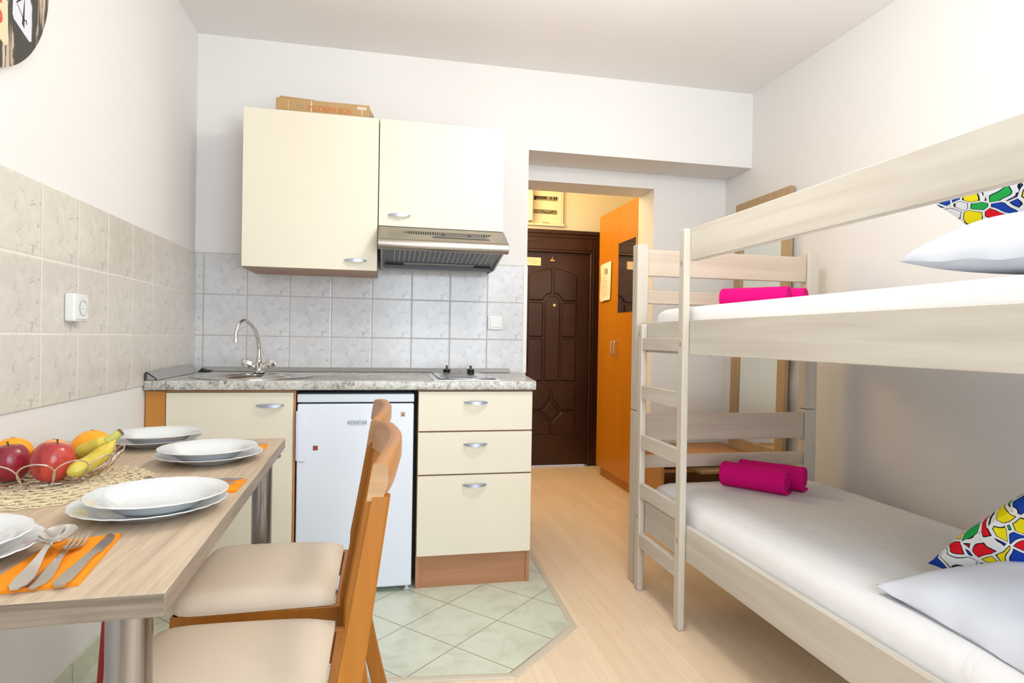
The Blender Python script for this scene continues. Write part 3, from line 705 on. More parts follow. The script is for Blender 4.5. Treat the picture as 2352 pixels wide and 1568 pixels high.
# ================================================================== CHAIRS
def seat_mesh():
    m = M(); nx, ny = 14, 16; hw, x0, x1 = .198, -.178, .182; rows = []
    def out(u, v): # u,v in -1..1 -> plan position with rounded front corners, narrower back
        x = x0 + (x1 - x0) * (u + 1) / 2; w_ = hw * (1.0 - .06 * (u + 1) / 2)
        return x, w_ * v
    def rnd(u, v): # squash the front (-x) corners to a rounded shape
        if u < 0:
            k = max(0, -u); s_ = 1 - .13 * (k ** 4) * (abs(v) ** 4); v = v * (1 - .10 * k ** 6); u = -(k * s_)
        return u, v
    top, bot = [], []
    for i in range(nx + 1):
        for j in range(ny + 1):
            u = -1 + 2 * i / nx; v = -1 + 2 * j / ny; uu, vv = rnd(u, v); x, y = out(uu, vv)
            e = (1 - abs(u) ** 7) * (1 - abs(v) ** 7); crown = .020 * (1 - u * u) * (1 - v * v)
            pk = .0025 * sin(v * 26) * max(0, u - .72) * 3.5
            top.append((x, y, .466 + .026 * e ** .45 + crown * .55 + pk)); bot.append((x, y, .455))
    n = ny + 1; fs = []; N0 = len(top)
    for i in range(nx):
        for j in range(ny):
            a = i * n + j; fs.append((a, a + 1, a + n + 1, a + n)); fs.append((N0 + a, N0 + a + n, N0 + a + n + 1, N0 + a + 1))
    rim = [j for j in range(n)] + [i * n + ny for i in range(1, nx + 1)] + [nx * n + j for j in range(ny - 1, -1, -1)] + [i * n for i in range(nx - 1, 0, -1)]
    for k in range(len(rim)):
        a, b = rim[k], rim[(k + 1) % len(rim)]; fs.append((a, b, N0 + b, N0 + a))
    return m.add(top + bot, fs)
def post_x(z): # centre line of the rear posts
    P = [(0, .300), (.15, .262), (.30, .232), (.42, .217), (.50, .220), (.60, .236), (.72, .254), (.838, .272)]
    for (za, xa), (zb, xb) in zip(P[:-1], P[1:]):
        if z <= zb: t = (z - za) / (zb - za); return xa + (xb - xa) * t
    return P[-1][1]
def make_chair(label):
    c = thing('dining_chair', label, 'chair', (0, 0, 0), 0, 'wooden chairs with cream seats at the dining table')
    obj('seat', seat_mesh(), SEATM, c, angle=70, local=True, label='cream padded leatherette seat')
    m = M().box(-.155, .20, -.190, -.172, .385, .454).box(-.155, .20, .172, .190, .385, .454).box(-.155, -.137, -.172, .172, .385, .454).box(.185, .203, -.172, .172, .385, .454)
    obj('seat_frame', m, CHAIRW, c, local=True, bevel=.002)
    for sg in (-1, 1):
        secs = []
        for z in [0, .1, .2, .3, .38, .44, .5, .6, .7, .78, .832]:
            x = post_x(z); d = .021 - .006 * max(0, (z - .5) / .34); hw = .0115; y = sg * .213; s_ = .004
            secs.append([(x - d, y - hw + s_, z), (x - d + s_, y - hw, z), (x + d - s_, y - hw, z), (x + d, y - hw + s_, z), (x + d, y + hw - s_, z), (x + d - s_, y + hw, z), (x - d + s_, y + hw, z), (x - d, y + hw - s_, z)])
        obj('rear_leg', M().loft(secs), CHAIRW, c, local=True, angle=40)
        m = M().loft([[(x_ - .016, y_ - .016, z), (x_ + .016, y_ - .016, z), (x_ + .016, y_ + .016, z), (x_ - .016, y_ + .016, z)] for x_, y_, z in ((-.165, sg * .184, 0), (-.143, sg * .174, .454))])
        obj('front_leg', m, CHAIRW, c, local=True, bevel=.003)
    secs = []; n = 40
    for k in range(n + 1):
        v = -1 + 2 * k / n; y = .224 * v; bow = .026 * (1 - v * v); x = .271 + bow; th = .0115
        z0 = .826 + .008 * (1 - v * v); z1 = .882 + .012 * (1 - v ** 4); ln = .008
        secs.append([(x - th - ln, y, z0), (x + th - ln, y, z0), (x + th, y, (z0 + z1) / 2), (x + th, y, z1 - .006), (x + th - .006, y, z1), (x - th + .003, y, z1), (x - th, y, z1 - .004), (x - th - ln * .5, y, (z0 + z1) / 2)])
    o_ = obj('top_rail', M().loft(secs), CHAIRT, c, local=True, angle=62)
    o_.data.materials.append(CHAIRE)
    for p in o_.data.polygons:
        if abs(p.normal.y) > .9: p.material_index = 1
    return c
ch1 = make_chair('wooden dining chair with cream padded seat, nearest the camera at the table')
ch1.location = (.627, -2.074, 0)
dup(ch1, (.615, -1.592, 0), 0, 'wooden dining chair with cream padded seat, the farther one toward the fridge')

# ================================================================== TABLEWARE
ZT = .7604
def scal(amp, n): return lambda a, r: 1 + amp * (abs(cos(n * a / 2)) - .6) * (max(0, (r - .07)) / .05)
def plate(kind):
    if kind == 'flat': prof = [(0, .004), (.072, .004), (.080, .006), (.095, .013), (.118, .019), (.1205, .0205), (.1195, .0218), (.096, .0165), (.082, .0105), (.074, .0075), (0, .0075)]
    else: prof = [(0, .003), (.058, .003), (.070, .010), (.080, .022), (.107, .0285), (.1095, .030), (.1085, .0312), (.081, .0265), (.068, .016), (.056, .0075), (0, .0075)]
    m = M().lathe(prof, seg=96, fn=scal(.016, 24)); m.lathe([(.055, 0), (.058, 0), (.060, .005), (.053, .005)] if kind == 'flat' else [(.045, 0), (.048, 0), (.05, .004), (.043, .004)], seg=48, closed=True)
    return m
fp = obj('dinner_plate', plate('flat'), CHINA, angle=50); dp = obj('soup_plate', plate('deep'), CHINA, angle=50)
def put(o, loc, label, cat, group, first, rz=0):
    if not first: o = o.copy(); COL.objects.link(o)
    o.location = loc; o.rotation_euler = (0, 0, rz); props(o, label, cat, group); return o
PL = [((.510, -2.062), (.527, -2.078), 'beside the near chair', ''), ((.489, -1.612), (.492, -1.637), 'by the far chair', ''),
      ((.280, -1.362), (.303, -1.390), 'nearest the sink cabinet', ''), ((.322, -2.283), (.328, -2.298), 'cut by the left frame edge', '')]
for k, (a, b, w_, _) in enumerate(PL):
    put(fp, (*a, ZT + (.0015 if k == 3 else 0)), 'white scalloped dinner plate on the dining table, ' + w_, 'plate', 'dinner plates on the dining table', k == 0, k * .3)
    put(dp, (*b, ZT + .0085 + (.0015 if k == 3 else 0)), 'white scalloped soup plate on a dinner plate, ' + w_, 'plate', 'soup plates on the dining table', k == 0, k * .4)

def nap(poly, name, label):
    t = thing(name, label, 'napkin', (sum(p[0] for p in poly) / 4, sum(p[1] for p in poly) / 4, ZT), group='orange paper napkins under the cutlery')
    c = Vector((sum(p[0] for p in poly) / 4, sum(p[1] for p in poly) / 4))
    for k, (s_, z0, z1) in enumerate(((1.0, 0, .0012), (.985, .0014, .0026), (.975, .0028, .0038))):
        q_ = [(c.x + (p[0] - c.x) * s_, c.y + (p[1] - c.y) * s_) for p in poly]
        obj('fold', M().prism(q_, 'z', ZT + z0, ZT + z1), NAPK, t, bevel=.0006, seg=2)
    return t
nap([(.432, -2.215), (.514, -2.190), (.541, -2.389), (.436, -2.405)], 'napkin', 'orange paper napkin at the near end of the table under spoon, fork and knife')
nap([(.44, -1.945), (.622, -1.945), (.620, -1.838), (.44, -1.838)], 'napkin', 'orange paper napkin showing behind the plate beside the near chair')
nap([(.42, -1.505), (.592, -1.50), (.588, -1.400), (.42, -1.40)], 'napkin', 'orange paper napkin peeking out behind the plate by the far chair')
nap([(.10, -1.46), (.185, -1.44), (.180, -1.30), (.10, -1.30)], 'napkin', 'orange paper napkin between the fruit basket and the farthest plate')
ZN = ZT + .0042
def strip(pts, ws, hs, th=.0016, camber=0):
    """flat tapering metal strip through pts (x along), widths ws, heights hs"""
    secs = []
    for i, (x, w_, z) in enumerate(zip(pts, ws, hs)):
        secs.append([(x, -w_, z), (x, -w_ * .5, z - camber), (x, w_ * .5, z - camber), (x, w_, z), (x, w_, z + th), (x, w_ * .5, z + th - camber * .5), (x, -w_ * .5, z + th - camber * .5), (x, -w_, z + th)])
    return M().loft(secs)
def handle_pts(): return [0, .012, .03, .055, .08, .10, .118], [.004, .0095, .0105, .008, .005, .0036, .0032], [0, 0, 0, .001, .004, .007, .008]
def fork_mesh():
    a, w_, h = handle_pts(); m = strip(a + [.130, .142], w_ + [.008, .0115], h + [.005, .003])
    for k in range(4):
        y = -.0095 + .00633 * k; m.loft([[(x, y - t, z), (x, y + t, z), (x, y + t, z + .0015), (x, y - t, z + .0015)] for x, t, z in ((.1415, .0022, .003), (.155, .0018, .0025), (.170, .0016, .005), (.186, .0011, .011))])
    return m
def knife_mesh():
    m = strip([0, .01, .05, .085, .105, .112], [.005, .0095, .0085, .0065, .006, .0065], [0] * 6, .003)
    m.loft([[(x, a, .0002), (x, b, .0002), (x, b, .0018), (x, a, .0018)] for x, a, b in ((.112, -.0065, .0065), (.125, -.009, .0066), (.17, -.0092, .0066), (.19, -.006, .0066), (.204, .003, .0064))])
    return m
def spoon_mesh():
    a, w_, h = handle_pts(); m = strip(a, w_, h)
    vs = []; fs = []; R_, S_ = 8, 28
    for i in range(R_ + 1):
        r = i / R_
        for k in range(S_):
            an = 2 * pi * k / S_; x = .150 + .034 * r * cos(an); y = .0215 * r * sin(an) * (1 + .10 * cos(an)); vs.append((x, y, .0005 + .0095 * r ** 2.2))
    o_ = len(vs); vs += [(x, y, z + .0012) for x, y, z in vs]
    for i in range(R_):
        for k in range(S_):
            l = (k + 1) % S_; f = (i * S_ + k, i * S_ + l, (i + 1) * S_ + l, (i + 1) * S_ + k); fs.append(f); fs.append(tuple(x + o_ for x in f[::-1]))
    for k in range(S_): l = (k + 1) % S_; fs.append((R_ * S_ + k, R_ * S_ + l, o_ + R_ * S_ + l, o_ + R_ * S_ + k))
    return m.add(vs, fs)
def place(o, a, b, z, label, cat, grp):
    """lay a piece with its handle end at a pointing towards b"""
    o.location = (*a, z); o.rotation_euler = (0, 0, math.atan2(b[1] - a[1], b[0] - a[0])); props(o, label, cat, grp); return o
fk = place(obj('fork', fork_mesh(), CUT, angle=50), (.498, -2.402), (.468, -2.19), ZN, 'steel fork on the orange napkin between spoon and knife at the near table end', 'fork', 'forks on the table')
kn = place(obj('knife', knife_mesh(), CUT, angle=40), (.524, -2.400), (.507, -2.22), ZN, 'steel table knife, rightmost of the cutlery on the near orange napkin', 'knife', 'knives on the table')
place(obj('spoon', spoon_mesh().xf(Matrix.Rotation(radians(-4.5), 4, 'Y') @ Matrix.Scale(.99, 4)), mat('spoon_steel', (.66, .64, .62), .12, 1), angle=60), (.482, -2.408), (.449, -2.19), ZN + .002, 'steel soup spoon, leftmost of the cutlery on the near orange napkin', 'spoon', None)
def cp(o): c = o.copy(); COL.objects.link(c); return c
place(cp(fk), (.616, -1.850), (.50, -1.853), ZN, 'steel fork handle showing farther back on the napkin behind the near-chair plate', 'fork', 'forks on the table')
place(cp(kn), (.607, -1.886), (.50, -1.892), ZN, 'steel knife handle showing beside the fork behind the near-chair plate', 'knife', 'knives on the table')
place(cp(fk), (.585, -1.415), (.46, -1.42), ZN, 'steel fork handle showing behind the plate by the far chair', 'fork', 'forks on the table')

# woven mat
m = M(); MC = (.238, -1.838)
R_ = .006
rings = 22
for k in range(rings):
    r = .012 + k * .0084; n = max(5, int(r * 2 * pi / .030)); amp = .0046; seg = n * 7; ph = (k % 2) * pi + random.uniform(-.25, .25)
    pts = []
    for j in range(seg):
        a = 2 * pi * j / seg; rr = r + amp * sin(n * a + ph + .4 * sin(3 * a + k)) + random.uniform(-.0007, .0007)
        pts.append((MC[0] + rr * cos(a), MC[1] + rr * sin(a), ZT + .0016 + .0010 * (k % 3) + random.uniform(0, .0006)))
    m.tube(pts, .00105, 4, closed=True, rx=1.5)
for k in range(60):
    a = 2 * pi * k / 60 + random.uniform(-.05, .05); pts = [(MC[0] + r * cos(a + .12 * sin(r * 60 + k)), MC[1] + r * sin(a + .12 * sin(r * 60 + k)), ZT + .002 + .0012 * sin(r * 300)) for r in [.03 + .0085 * j for j in range(19)]]
    m.tube(pts, .0009, 4, rx=1.4)
solo(obj('woven_mat', m, STRAW, smooth=True), 'round openwork straw mat on the table under the fruit basket', 'mat')

# fruit basket
bk = thing('fruit_basket', 'round silver wire fruit basket with looped rim on the straw mat', 'basket', (.225, -1.800, ZT + .005))
BC = (.225, -1.800); zb = ZT + .0095; zr = .8210
m = M(); m.tube([(BC[0] + .082 * cos(2 * pi * k / 48), BC[1] + .082 * sin(2 * pi * k / 48), zb) for k in range(48)], .0016, 8, closed=True)
m.tube([(BC[0] + .040 * cos(2 * pi * k / 32), BC[1] + .040 * sin(2 * pi * k / 32), zb) for k in range(32)], .0014, 8, closed=True)
for k in range(6):
    a = pi * k / 6; m.tube([(BC[0] + .082 * cos(a), BC[1] + .082 * sin(a), zb - .001), (BC[0] - .082 * cos(a), BC[1] - .082 * sin(a), zb - .001)], .0013, 6)
obj('base_ring', m, WIRE, bk)
m = M(); nl = 14
for k in range(nl):
    a0 = 2 * pi * k / nl + .10; pts = []
    for j in range(25):
        t = -1 + 2 * j / 24; phi = t * pi / 2; s_ = cos(phi) ** .75 if abs(t) < 1 else 0
        wob = .31 * sin(phi) * (.58 + .50 * s_) if abs(t) < .999 else .31 * .58 * t
        r = .084 + .054 * s_ ** .65; z = zb + (zr - zb) * s_ ** 1.3
        pts.append((BC[0] + r * cos(a0 + wob), BC[1] + r * sin(a0 + wob), z))
    m.tube(pts, .0014, 8)
obj('rim_loops', m, WIRE, bk)
m = M()
for k in range(4):
    a = pi / 4 + pi / 2 * k + .5; m.ball((BC[0] + .080 * cos(a), BC[1] + .080 * sin(a), ZT + .0080), .0040, 12, 8)
obj('ball_feet', m, CHROME, bk)
def fruit_mat(name, ca, cb, sc=9, rough=.28, streak=True, bumpy=0):
    m = mat(name, ca, rough, spec=.5, coat=.2 if not bumpy else 0); q = N(m)
    n1 = q.noise(q.coord(scale=(1, 1, .35) if streak else (1, 1, 1)), sc * 6, 5, .65, .5).outputs[0]; n2 = q.noise(q.coord(), sc * 1.6, 3).outputs[0]
    f = q.math('ADD', q.math('MULTIPLY', n1, .45), q.math('MULTIPLY', n2, .55)); q.l(q.ramp(f, [(.40, ca), (.60, cb)]), q.b.inputs['Base Color'])
    if bumpy: q.bump(q.noise(q.coord(), 420, 2).outputs[0], .35, .0015)
    return m
AP1 = fruit_mat('apple_red', (.30, .010, .022), (.60, .07, .04)); AP2 = fruit_mat('apple_dark_red', (.16, .004, .018), (.34, .02, .035)); STEM = mat('stem_brown', (.10, .045, .025), .7)
OR = fruit_mat('orange_peel', (.90, .33, .003), (.96, .42, .006), streak=False, bumpy=1, rough=.4); PE = fruit_mat('orange_peel_pale', (.85, .33, .09), (.90, .42, .16), streak=False, bumpy=1, rough=.45)
def apple(name, c, r, mt, label, tilt=(0, 0)):
    t = thing(name, label, 'apple', (c[0], c[1], c[2] - r * .88), group='red apples in the wire basket')
    def fn(d, th, a):
        k = 1 - .30 * math.exp(-(th / .42) ** 2) - .20 * math.exp(-((pi - th) / .35) ** 2); lobes = 1 + .012 * cos(5 * a) * sin(th)
        w_ = 1.0 + .05 * cos(th); return Vector((d.x * w_ * lobes * .94, d.y * w_ * lobes * .94, d.z * 1.12 * k))
    mx = Matrix.Translation(c) @ Matrix.Rotation(tilt[0], 4, 'X') @ Matrix.Rotation(tilt[1], 4, 'Y')
    obj('flesh', M().ball((0, 0, 0), r, 40, 30, fn).xf(mx), mt, t, angle=80)
    obj('stem', M().tube([(0, 0, r * .62), (.001, 0, r * .85), (-.002, .001, r * 1.12)], [.0014, .0013, .0022], 8).xf(mx), STEM, t)
zf = zb + .002
apple('apple', (.260, -1.848, zf + .039), .0395, AP1, 'bright red apple at the front of the basket, the right one of the two', (-.12, .16))
apple('apple', (.174, -1.826, zf + .035), .0370, AP2, 'dark red apple at the left front of the basket, with an upright stem', (0, -.08))
def orange(c, r, mt, label):
    t = thing('orange', label, 'orange', (c[0], c[1], c[2] - r), group='oranges in the wire basket')
    obj('peel', M().ball(c, (r, r, r * .96), 36, 24), mt, t, angle=80); obj('stem_scar', M().lathe([(0, .001), (.003, .001), (.004, 0)], (c[0], c[1], c[2] + r * .955), 12), mat('scar', (.25, .22, .05), .7), t)
orange((.272, -1.708, zf + .041), .0405, OR, 'large bright orange at the back right of the basket behind the bananas')
orange((.138, -1.745, zf + .037), .0365, OR, 'orange at the left of the basket behind the dark red apple')
orange((.210, -1.737, zf + .034), .0335, PE, 'paler orange hidden behind the bright red apple')
bn = thing('banana_bunch', 'pair of yellow bananas joined at the stem leaning on the right of the basket', 'bananas', (.30, -1.78, zf))
BAN = mat('banana_skin', (.72, .50, .08), .42, spec=.4); q = N(BAN)
q.l(q.ramp(q.noise(q.coord(), 30, 4, .6).outputs[0], [(.3, (.52, .37, .04)), (.55, (.66, .51, .07)), (.75, (.62, .55, .12))]), q.b.inputs['Base Color'])
BTIP = mat('banana_neck', (.52, .50, .12), .45)
def bez(P, n):
    out = []
    for k in range(n + 1):
        t = k / n; out.append(sum((Vector(p) * c_ for p, c_ in zip(P, ((1 - t) ** 3, 3 * t * (1 - t) ** 2, 3 * t * t * (1 - t), t ** 3))), Vector()))
    return out
def banana(P):
    pts = bez(P, 22); rs = []
    for k in range(23):
        t = k / 22; rs.append(.0060 + .0112 * min(1, max(0, (t - .14) / .22)) ** .8 if t < .85 else max(.004, .0172 * (1 - ((t - .85) / .15) ** 2 * .75)))
    m = M(); n = 10; secs = []; up = Vector((0, 0, 1))
    for i, p in enumerate(pts):
        t = (pts[min(i + 1, 22)] - pts[max(i - 1, 0)]).normalized(); sd = t.cross(up).normalized(); u2 = sd.cross(t)
        secs.append([tuple(p + (sd * cos(2 * pi * k / n) + u2 * sin(2 * pi * k / n)) * rs[i] * (1.0 if k % 2 else .93)) for k in range(n)])
    return m.loft(secs)
J = (.352, -1.795, .849)
obj('banana', banana([J, (.342, -1.803, .822), (.324, -1.846, .800), (.296, -1.874, .792)]), BAN, bn, angle=30, sub=1, label='lower banana resting on the rim')
obj('banana', banana([J, (.328, -1.795, .836), (.308, -1.790, .828), (.272, -1.782, .812)]), BAN, bn, angle=30, sub=1, label='upper banana lying on the oranges')
obj('stem', M().tube([(.338, -1.799, .842), (.350, -1.796, .851), (.359, -1.793, .859)], [.0082, .0088, .0085], 10), BTIP, bn)
obj('stem_end', M().tube([(.3585, -1.793, .8585), (.3615, -1.7925, .8612)], [.0088, .0070], 10), mat('stem_dark', (.16, .09, .04), .8), bn)

# ================================================================== BUNK BED
bb = thing('bunk_bed', 'whitewashed wooden bunk bed with a ladder along the right wall', 'bunk bed', (2.45, -1.7, 0))
YH = -2.74
def postm(x0, x1, y0, y1):
    return M().box(x0, x1, y0, y1, 0, .7595), M().box(x0, x1, y0, y1, .7620, 1.497)
for nm, (a, b, c_, d) in {'p': (1.992, 2.044, -.702, -.646), 'q': (2.846, 2.906, -.702, -.646), 'r': (1.992, 2.044, YH, YH + .056), 's': (2.846, 2.906, YH, YH + .056)}.items():
    lo, up_ = postm(a, b, c_, d)
    p_ = obj('post', lo, BEDWZ, bb, bevel=.005, seg=3); obj('post_extension', up_, BEDWZ, p_, bevel=.005, seg=3); obj('dowel', M().box(a + .015, b - .015, c_ + .015, d - .015, .7594, .7621), BEDWZ, p_)
for y0 in (-.694, YH + .012):
    for z0, z1 in ((1.358, 1.476), (1.235, 1.294), (.625, .745), (.505, .560)):
        obj('end_board', M().box(2.0445, 2.8455, y0, y0 + .026, z0, z1), BEDWX, bb, bevel=.004, seg=3)
for z0, z1 in ((1.022, 1.149), (.258, .385)):
    obj('side_rail', M().box(2.006, 2.030, YH + .0, -.704, z0, z1), BEDW, bb, bevel=.002)
    obj('side_rail', M().box(2.870, 2.894, YH + .057, -.704, z0, z1), BEDW, bb, bevel=.002, label='side rail on the wall side')
obj('guard_rail', M().box(2.006, 2.030, YH + .0, -1.1505, 1.367, 1.488), BEDW, bb, bevel=.003, seg=3)
obj('guard_post', M().box(2.0305, 2.052, YH + .9, YH + .96, 1.03, 1.46), BEDWZ, bb, bevel=.003) if False else None
lad = []
for y0, y1, zt in ((-1.153, -1.111, 1.487), (-.788, -.742, 1.142)):
    obj('ladder_post', M().box(1.979, 2.0055, y0, y1, 0, zt), BEDWZ, bb, bevel=.006, seg=4)
for z0, z1 in ((1.032, 1.082), (.820, .880), (.612, .668), (.402, .462), (.188, .247)):
    obj('ladder_rung', M().box(1.981, 2.003, -1.112, -.741 - .001 - .045, z0, z1), BEDW, bb, bevel=.002)
BOLT = mat('bolt_hole', (.25, .20, .16), .6)
m = M()
for y, z in ((-1.133, 1.36), (-1.133, 1.06), (-.765, 1.10), (-.768, .315), (-1.133, .33)): m.box(1.9775, 1.9792, y - .0022, y + .0022, z - .009, z + .009)
obj('bolt_holes', m, BOLT, bb)
for z in (1.035, .27):
    m = M()
    for k in range(13): m.box(2.031, 2.869, -.80 - .148 * k - .04, -.80 - .148 * k + .03, z, z + .018)
    o_ = obj('slatted_base', m, BEDWX, bb)
def mattress(z0, z1, label, nm='mattress'):
    t = thing(nm, label, 'mattress', (2.45, -1.7, z0), group='mattresses of the bunk bed')
    x0, x1, y0, y1 = 2.034, 2.864, YH + .06, -.712; nx, ny, nz = 20, 44, 5; r = .045
    def P(u, v, w_): # superelliptic box
        x = x0 + (x1 - x0) * (u + 1) / 2; y = y0 + (y1 - y0) * (v + 1) / 2
        return x, y
    secs = []; zs = [(0, .012), (.15, .002), (.5, 0), (.78, .004), (.90, .015), (.97, .032), (1.0, .062)]
    n = 120
    for zf_, ins_ in zs:
        ring = []
        for k in range(n):
            a = 2 * pi * (k + .5) / n; c_, s_ = cos(a), sin(a); e = .16
            ux = (abs(c_) ** e) * (1 if c_ > 0 else -1); uy = (abs(s_) ** e) * (1 if s_ > 0 else -1)
            wob = .003 * sin(k * 1.7) * sin(k * .6) * (zf_ > .3)
            ring.append(((x0 + x1) / 2 + ux * ((x1 - x0) / 2 - ins_ + wob), (y0 + y1) / 2 + uy * ((y1 - y0) / 2 - ins_ + wob), z0 + (z1 - z0) * zf_))
        secs.append(ring)
    o_ = obj('fitted_sheet', M().loft(secs), SHEET, t, angle=80, label='white fitted sheet'); return t
mattress(1.0535, 1.2085, 'mattress with a white fitted sheet on the upper bunk'); mattress(.2885, .452, 'mattress with a white fitted sheet on the lower bunk')
solo(obj('hanging_strap', M().tube([(2.30, -.745, 1.053), (2.307, -.74, 1.020), (2.33, -.74, 1.008), (2.355, -.74, 1.020), (2.36, -.745, 1.053)], .003, 6, rx=2), cloth('strap', (.62, .52, .40))), 'small pale strap loop hanging under the upper bunk', 'strap')

def pillow_mesh(a, b, t, seed=1, pinch=.05):
    n = 48; rnd = random.Random(seed); ph = [rnd.uniform(0, 6) for _ in range(6)]
    top, bot = [], []
    for i in range(n + 1):
        for j in range(n + 1):
            u = -1 + 2 * i / n; v = -1 + 2 * j / n
            x = a * u * (1 - pinch * (1 - v * v)) if True else 0; y = b * v * (1 - pinch * (1 - u * u))
            e = max(0, (1 - abs(u) ** 3.2) * (1 - abs(v) ** 3.2)) ** .55
            wr = .006 * sin(5 * u + ph[0] + 3 * v) * sin(4 * v + ph[1]) * e + .004 * sin(11 * u * v + ph[2]) * (1 - e)
            dr_ = t * .30 * max(abs(u), abs(v)) ** 3.5; top.append((x, y, t * e + wr - dr_ + .002)); bot.append((x, y, max(-t * .75 * e, -t * .75 + .0) + wr * .2 - .0015 - dr_ * .9))
    s = n + 1; fs = []; N0 = len(top)
    for i in range(n):
        for j in range(n):
            q_ = i * s + j; fs.append((q_, q_ + s, q_ + s + 1, q_ + 1)); fs.append((N0 + q_, N0 + q_ + 1, N0 + q_ + s + 1, N0 + q_ + s))
    rim = list(range(s)) + [i * s + n for i in range(1, s)] + [n * s + j for j in range(n - 1, -1, -1)] + [i * s for i in range(n - 1, 0, -1)]
    for k in range(len(rim)): p, q_ = rim[k], rim[(k + 1) % len(rim)]; fs.append((p, q_, N0 + q_, N0 + p))
    return M().add(top + bot, fs)
def lay(name, m, mt, loc, rot, label, cat, grp):
    o_ = obj(name, m, mt, angle=80); o_.location = loc; o_.rotation_euler = rot; return props(o_, label, cat, grp)
lay('pillow', pillow_mesh(.33, .235, .066, 2), PILLOW, (2.415, -2.185, .498), (radians(2), radians(-3), radians(-4)), 'white pillow lying on the lower bunk', 'pillow', 'white pillows')
lay('pillow', pillow_mesh(.33, .235, .085, 5), PILLOW, (2.475, -2.165, 1.306), (radians(5), radians(-5), radians(3)), 'white pillow lying on the upper bunk', 'pillow', 'white pillows')
def lean_on(m, mt, corner, e1, e2, half, label):
    Y = Vector(e1).normalized(); X = Vector(e2); X = (X - Y * X.dot(Y)).normalized(); Z = X.cross(Y)
    c = Vector(corner) + (X + Y) * half
    o_ = obj('cushion', m, mt, angle=80); o_.matrix_world = Matrix(((X.x, Y.x, Z.x, c.x), (X.y, Y.y, Z.y, c.y), (X.z, Y.z, Z.z, c.z), (0, 0, 0, 1)))
    return props(o_, label, 'cushion', 'doodle print cushions')
lean_on(pillow_mesh(.205, .205, .085, 8), DOODLE, (2.325, -1.885, .472), (0, -.72, .69), (1, -.03, .03), .205, 'cushion with colourful doodle print leaning on the lower bunk pillow')
lean_on(pillow_mesh(.185, .185, .050, 9), DOODLE, (2.40, -1.80, 1.475), (.86, .0, -.51), (.22, -.93, .26), .185, 'cushion with colourful doodle print on the upper bunk')

def towel_mesh(L=.265, r=.056, turns=2.7, flap=.055):
    """rolled towel: a spiral ribbon extruded along x, with its loose end flat underneath"""
    n = 110; th = .0150; inner, outer = [], []
    pitch = (r - .006) / turns
    for k in range(n + 1):
        a = 2 * pi * turns * k / n; rr = .006 + pitch * turns * k / n; aa = -pi / 2 - 2 * pi * turns + a
        inner.append((rr - th) * 1.0 if rr > th else .001); outer.append(rr)
        inner[-1] = (cos(aa) * max(rr - th, .001), sin(aa) * max(rr - th, .001)); outer[-1] = (cos(aa) * rr, sin(aa) * rr)
    for k in range(1, 6):
        outer.append((flap * k / 5, -r)); inner.append((flap * k / 5, -r + .008))
    sec = outer + inner[::-1]; no = len(outer)
    secs_x = [-L / 2, -L / 2 + .004] + [-L / 2 + L * k / 8 for k in range(1, 8)] + [L / 2 - .004, L / 2]
    vs = []; fs = []; S = len(sec)
    for i, x in enumerate(secs_x):
        sc = .97 if i in (0, len(secs_x) - 1) else 1 + .012 * sin(i * 2.1)
        vs += [(x, y * sc, z * (sc if z > -r * .8 else 1)) for y, z in sec]
    for i in range(len(secs_x) - 1):
        for k in range(S): l = (k + 1) % S; fs.append((i * S + k, i * S + l, (i + 1) * S + l, (i + 1) * S + k))
    for b_ in (0, (len(secs_x) - 1) * S):
        for k in range(no - 1): fs.append((b_ + k, b_ + k + 1, b_ + S - 2 - k, b_ + S - 1 - k))
    return M().add(vs, fs)
tm = towel_mesh()
ang = math.atan2(-.205, .155)
tw = obj('rolled_towel', tm, TOWEL, angle=60)
spots = [((2.432, -.930, .509), 0, 'rolled pink towel on the lower bunk, the front one of the pair'), ((2.538, -.895, .509), .05, 'rolled pink towel on the lower bunk, the one behind nearer the wall'),
         ((2.400, -.960, 1.2575), .04, 'rolled pink towel on the upper bunk, the front one of the pair'), ((2.508, -.920, 1.2575), .0, 'rolled pink towel on the upper bunk, half hidden behind the first')]
for k, (l_, da, lb) in enumerate(spots):
    o_ = tw if k == 0 else cp(tw); o_.location = l_; o_.rotation_euler = (0, 0, ang + da); o_.scale = (1, 1, .86 if k > 1 else 1); props(o_, lb, 'towel', 'rolled pink towels on the bunks')

# ================================================================== MIRROR, LOW CABINET
MW = wood('mirror_frame_oak', (.47, .33, .185), (.39, .265, .14), 'z', .8, .5)
lc = thing('low_cabinet', 'low orange-brown open cabinet standing behind the foot of the bunk bed', 'cabinet', (2.65, .08, 0))
OC = wood('orange_cabinet', (.50, .235, .075), (.43, .19, .055), 'x', .6, .45)
obj('top', M().box(2.405, 2.985, -.12, .262, .424, .442), OC, lc, bevel=.001)
obj('side', M().box(2.405, 2.423, -.115, .262, 0, .4235), OC, lc); obj('side', M().box(2.967, 2.985, -.115, .262, 0, .4235), OC, lc)
obj('shelf', M().box(2.4235, 2.9665, -.10, .26, .18, .196), OC, lc); obj('back', M().box(2.4235, 2.9665, .252, .260, .197, .4235), OC, lc)
solo(obj('plank', M().box(2.60, 2.93, -.20, -.02, .352, .366), MW), 'loose pale wooden board sticking out of the low cabinet', 'board')
bpy.data.objects['plank'].rotation_euler = (0, 0, 0)
obj('ledge', M().box(2.4235, 2.9665, -.06, .25, .333, .3515), OC, lc)
mr = thing('leaning_mirror', 'tall oak-framed mirror leaning on the right wall, standing on the low cabinet', 'mirror', (2.96, -.14, .443))
def lean(x, y, z): return (x + (.965 - 0) * 0 + 2.945 + (z - .443) * .022, y, z)
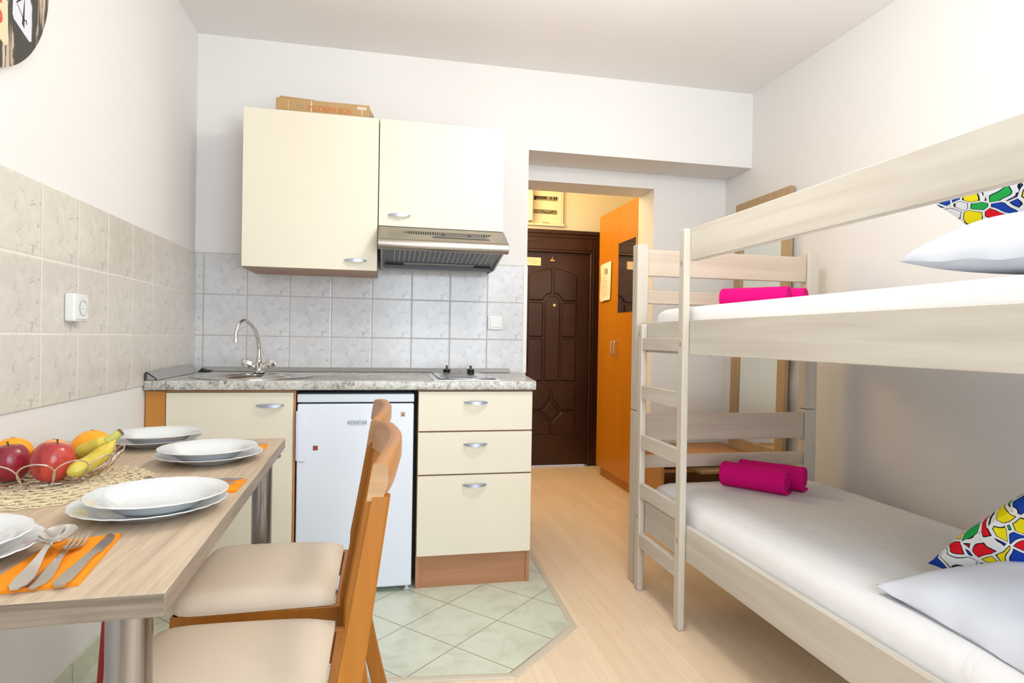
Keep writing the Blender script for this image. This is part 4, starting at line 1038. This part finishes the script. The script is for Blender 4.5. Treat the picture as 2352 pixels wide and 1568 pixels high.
def lbox(y0, y1, z0, z1, d0, d1):
    vs = [(2.957 + (z - .443) * .018 + d, y, z) for z in (z0, z1) for y in (y0, y1) for d in (d0, d1)]
    return M().add(vs, [(0, 2, 3, 1), (4, 5, 7, 6), (0, 1, 5, 4), (2, 6, 7, 3), (0, 4, 6, 2), (1, 3, 7, 5)])
for nm, a in (('frame_stile', (.035, .100, .443, 1.893)), ('frame_stile', (-.405, -.340, .443, 1.893)), ('frame_rail', (-.3395, .0345, .443, .505)), ('frame_rail', (-.3395, .0345, 1.828, 1.893))):
    obj(nm, lbox(*a, -.018, .004), MW, mr, bevel=.001)
obj('mirror_glass', lbox(-.3395, .0345, .5055, 1.8275, -.006, -.003), mat('silver_mirror', (.86, .90, .84), .02, 1), mr)

# ================================================================== WARDROBE
wd = thing('wardrobe', 'tall orange two-door wardrobe in the entrance hall with a mirror on one door', 'wardrobe', (2.86, 1.0, 0))
WO = wood('orange_wardrobe', (.57, .215, .004), (.51, .180, .003), 'z', .4, .38)
obj('body', M().box(2.589, 3.14, .622, 1.385, .08, 2.045), WO, wd)
obj('plinth', M().box(2.605, 3.13, .64, 1.375, .0, .079), WO, wd)
for y0, y1, hy in ((1.0015, 1.384, 1.030), (.622, .9985, .968)):
    d = obj('door', M().box(2.570, 2.588, y0, y1, .082, 2.044), WO, wd, bevel=.001)
    m = M().tube([(2.570, hy, .962), (2.545, hy, .966), (2.541, hy, .985), (2.541, hy, 1.045), (2.545, hy, 1.062), (2.570, hy, 1.066)], .0045, 8); obj('handle', m, SATIN, d)
solo(obj('door_mirror', M().box(2.5655, 2.5695, .655, .968, 1.272, 1.775), mat('dark_mirror', (.62, .55, .52), .04, 1), bevel=.0008), 'narrow mirror panel stuck on the nearer wardrobe door', 'mirror')
nt = thing('paper_notice', 'curled white paper notice taped on the farther wardrobe door', 'paper', (2.568, 1.22, 1.37))
m = M(); nn = 10; pts = [(1.655, 1.335, 1.105, .005), (1.55, 1.325, 1.108, .012), (1.47, 1.335, 1.112, .010), (1.40, 1.345, 1.118, .004), (1.368, 1.315, 1.122, .010)]
for (z, ya, yb, c_) in pts: pass
vs = []
for (z, ya, yb, c_) in pts:
    for j in range(6): t = j / 5; vs.append((2.566 - c_ * sin(pi * t) - .003, ya + (yb - ya) * t, z + .010 * t))
fs = [(i * 6 + j, i * 6 + j + 1, (i + 1) * 6 + j + 1, (i + 1) * 6 + j) for i in range(4) for j in range(5)]
vs2 = [(x + .0005, y, z) for x, y, z in vs]; fs2 = [tuple(a + 30 for a in f[::-1]) for f in fs]
obj('paper', m.add(vs + vs2, fs + fs2), mat('white_paper', (.82, .76, .66), .8), nt)
obj('printed_box', M().box(2.5495, 2.5505, 1.165, 1.215, 1.575, 1.618), mat('grey_print_box', (.45, .38, .24), .8), nt)
m = M()
for k in range(8): m.box(2.5495, 2.5505, 1.16, 1.27 - .01 * (k % 3), 1.545 - .018 * k, 1.5462 - .018 * k)
obj('printed_lines', m, INK, nt)
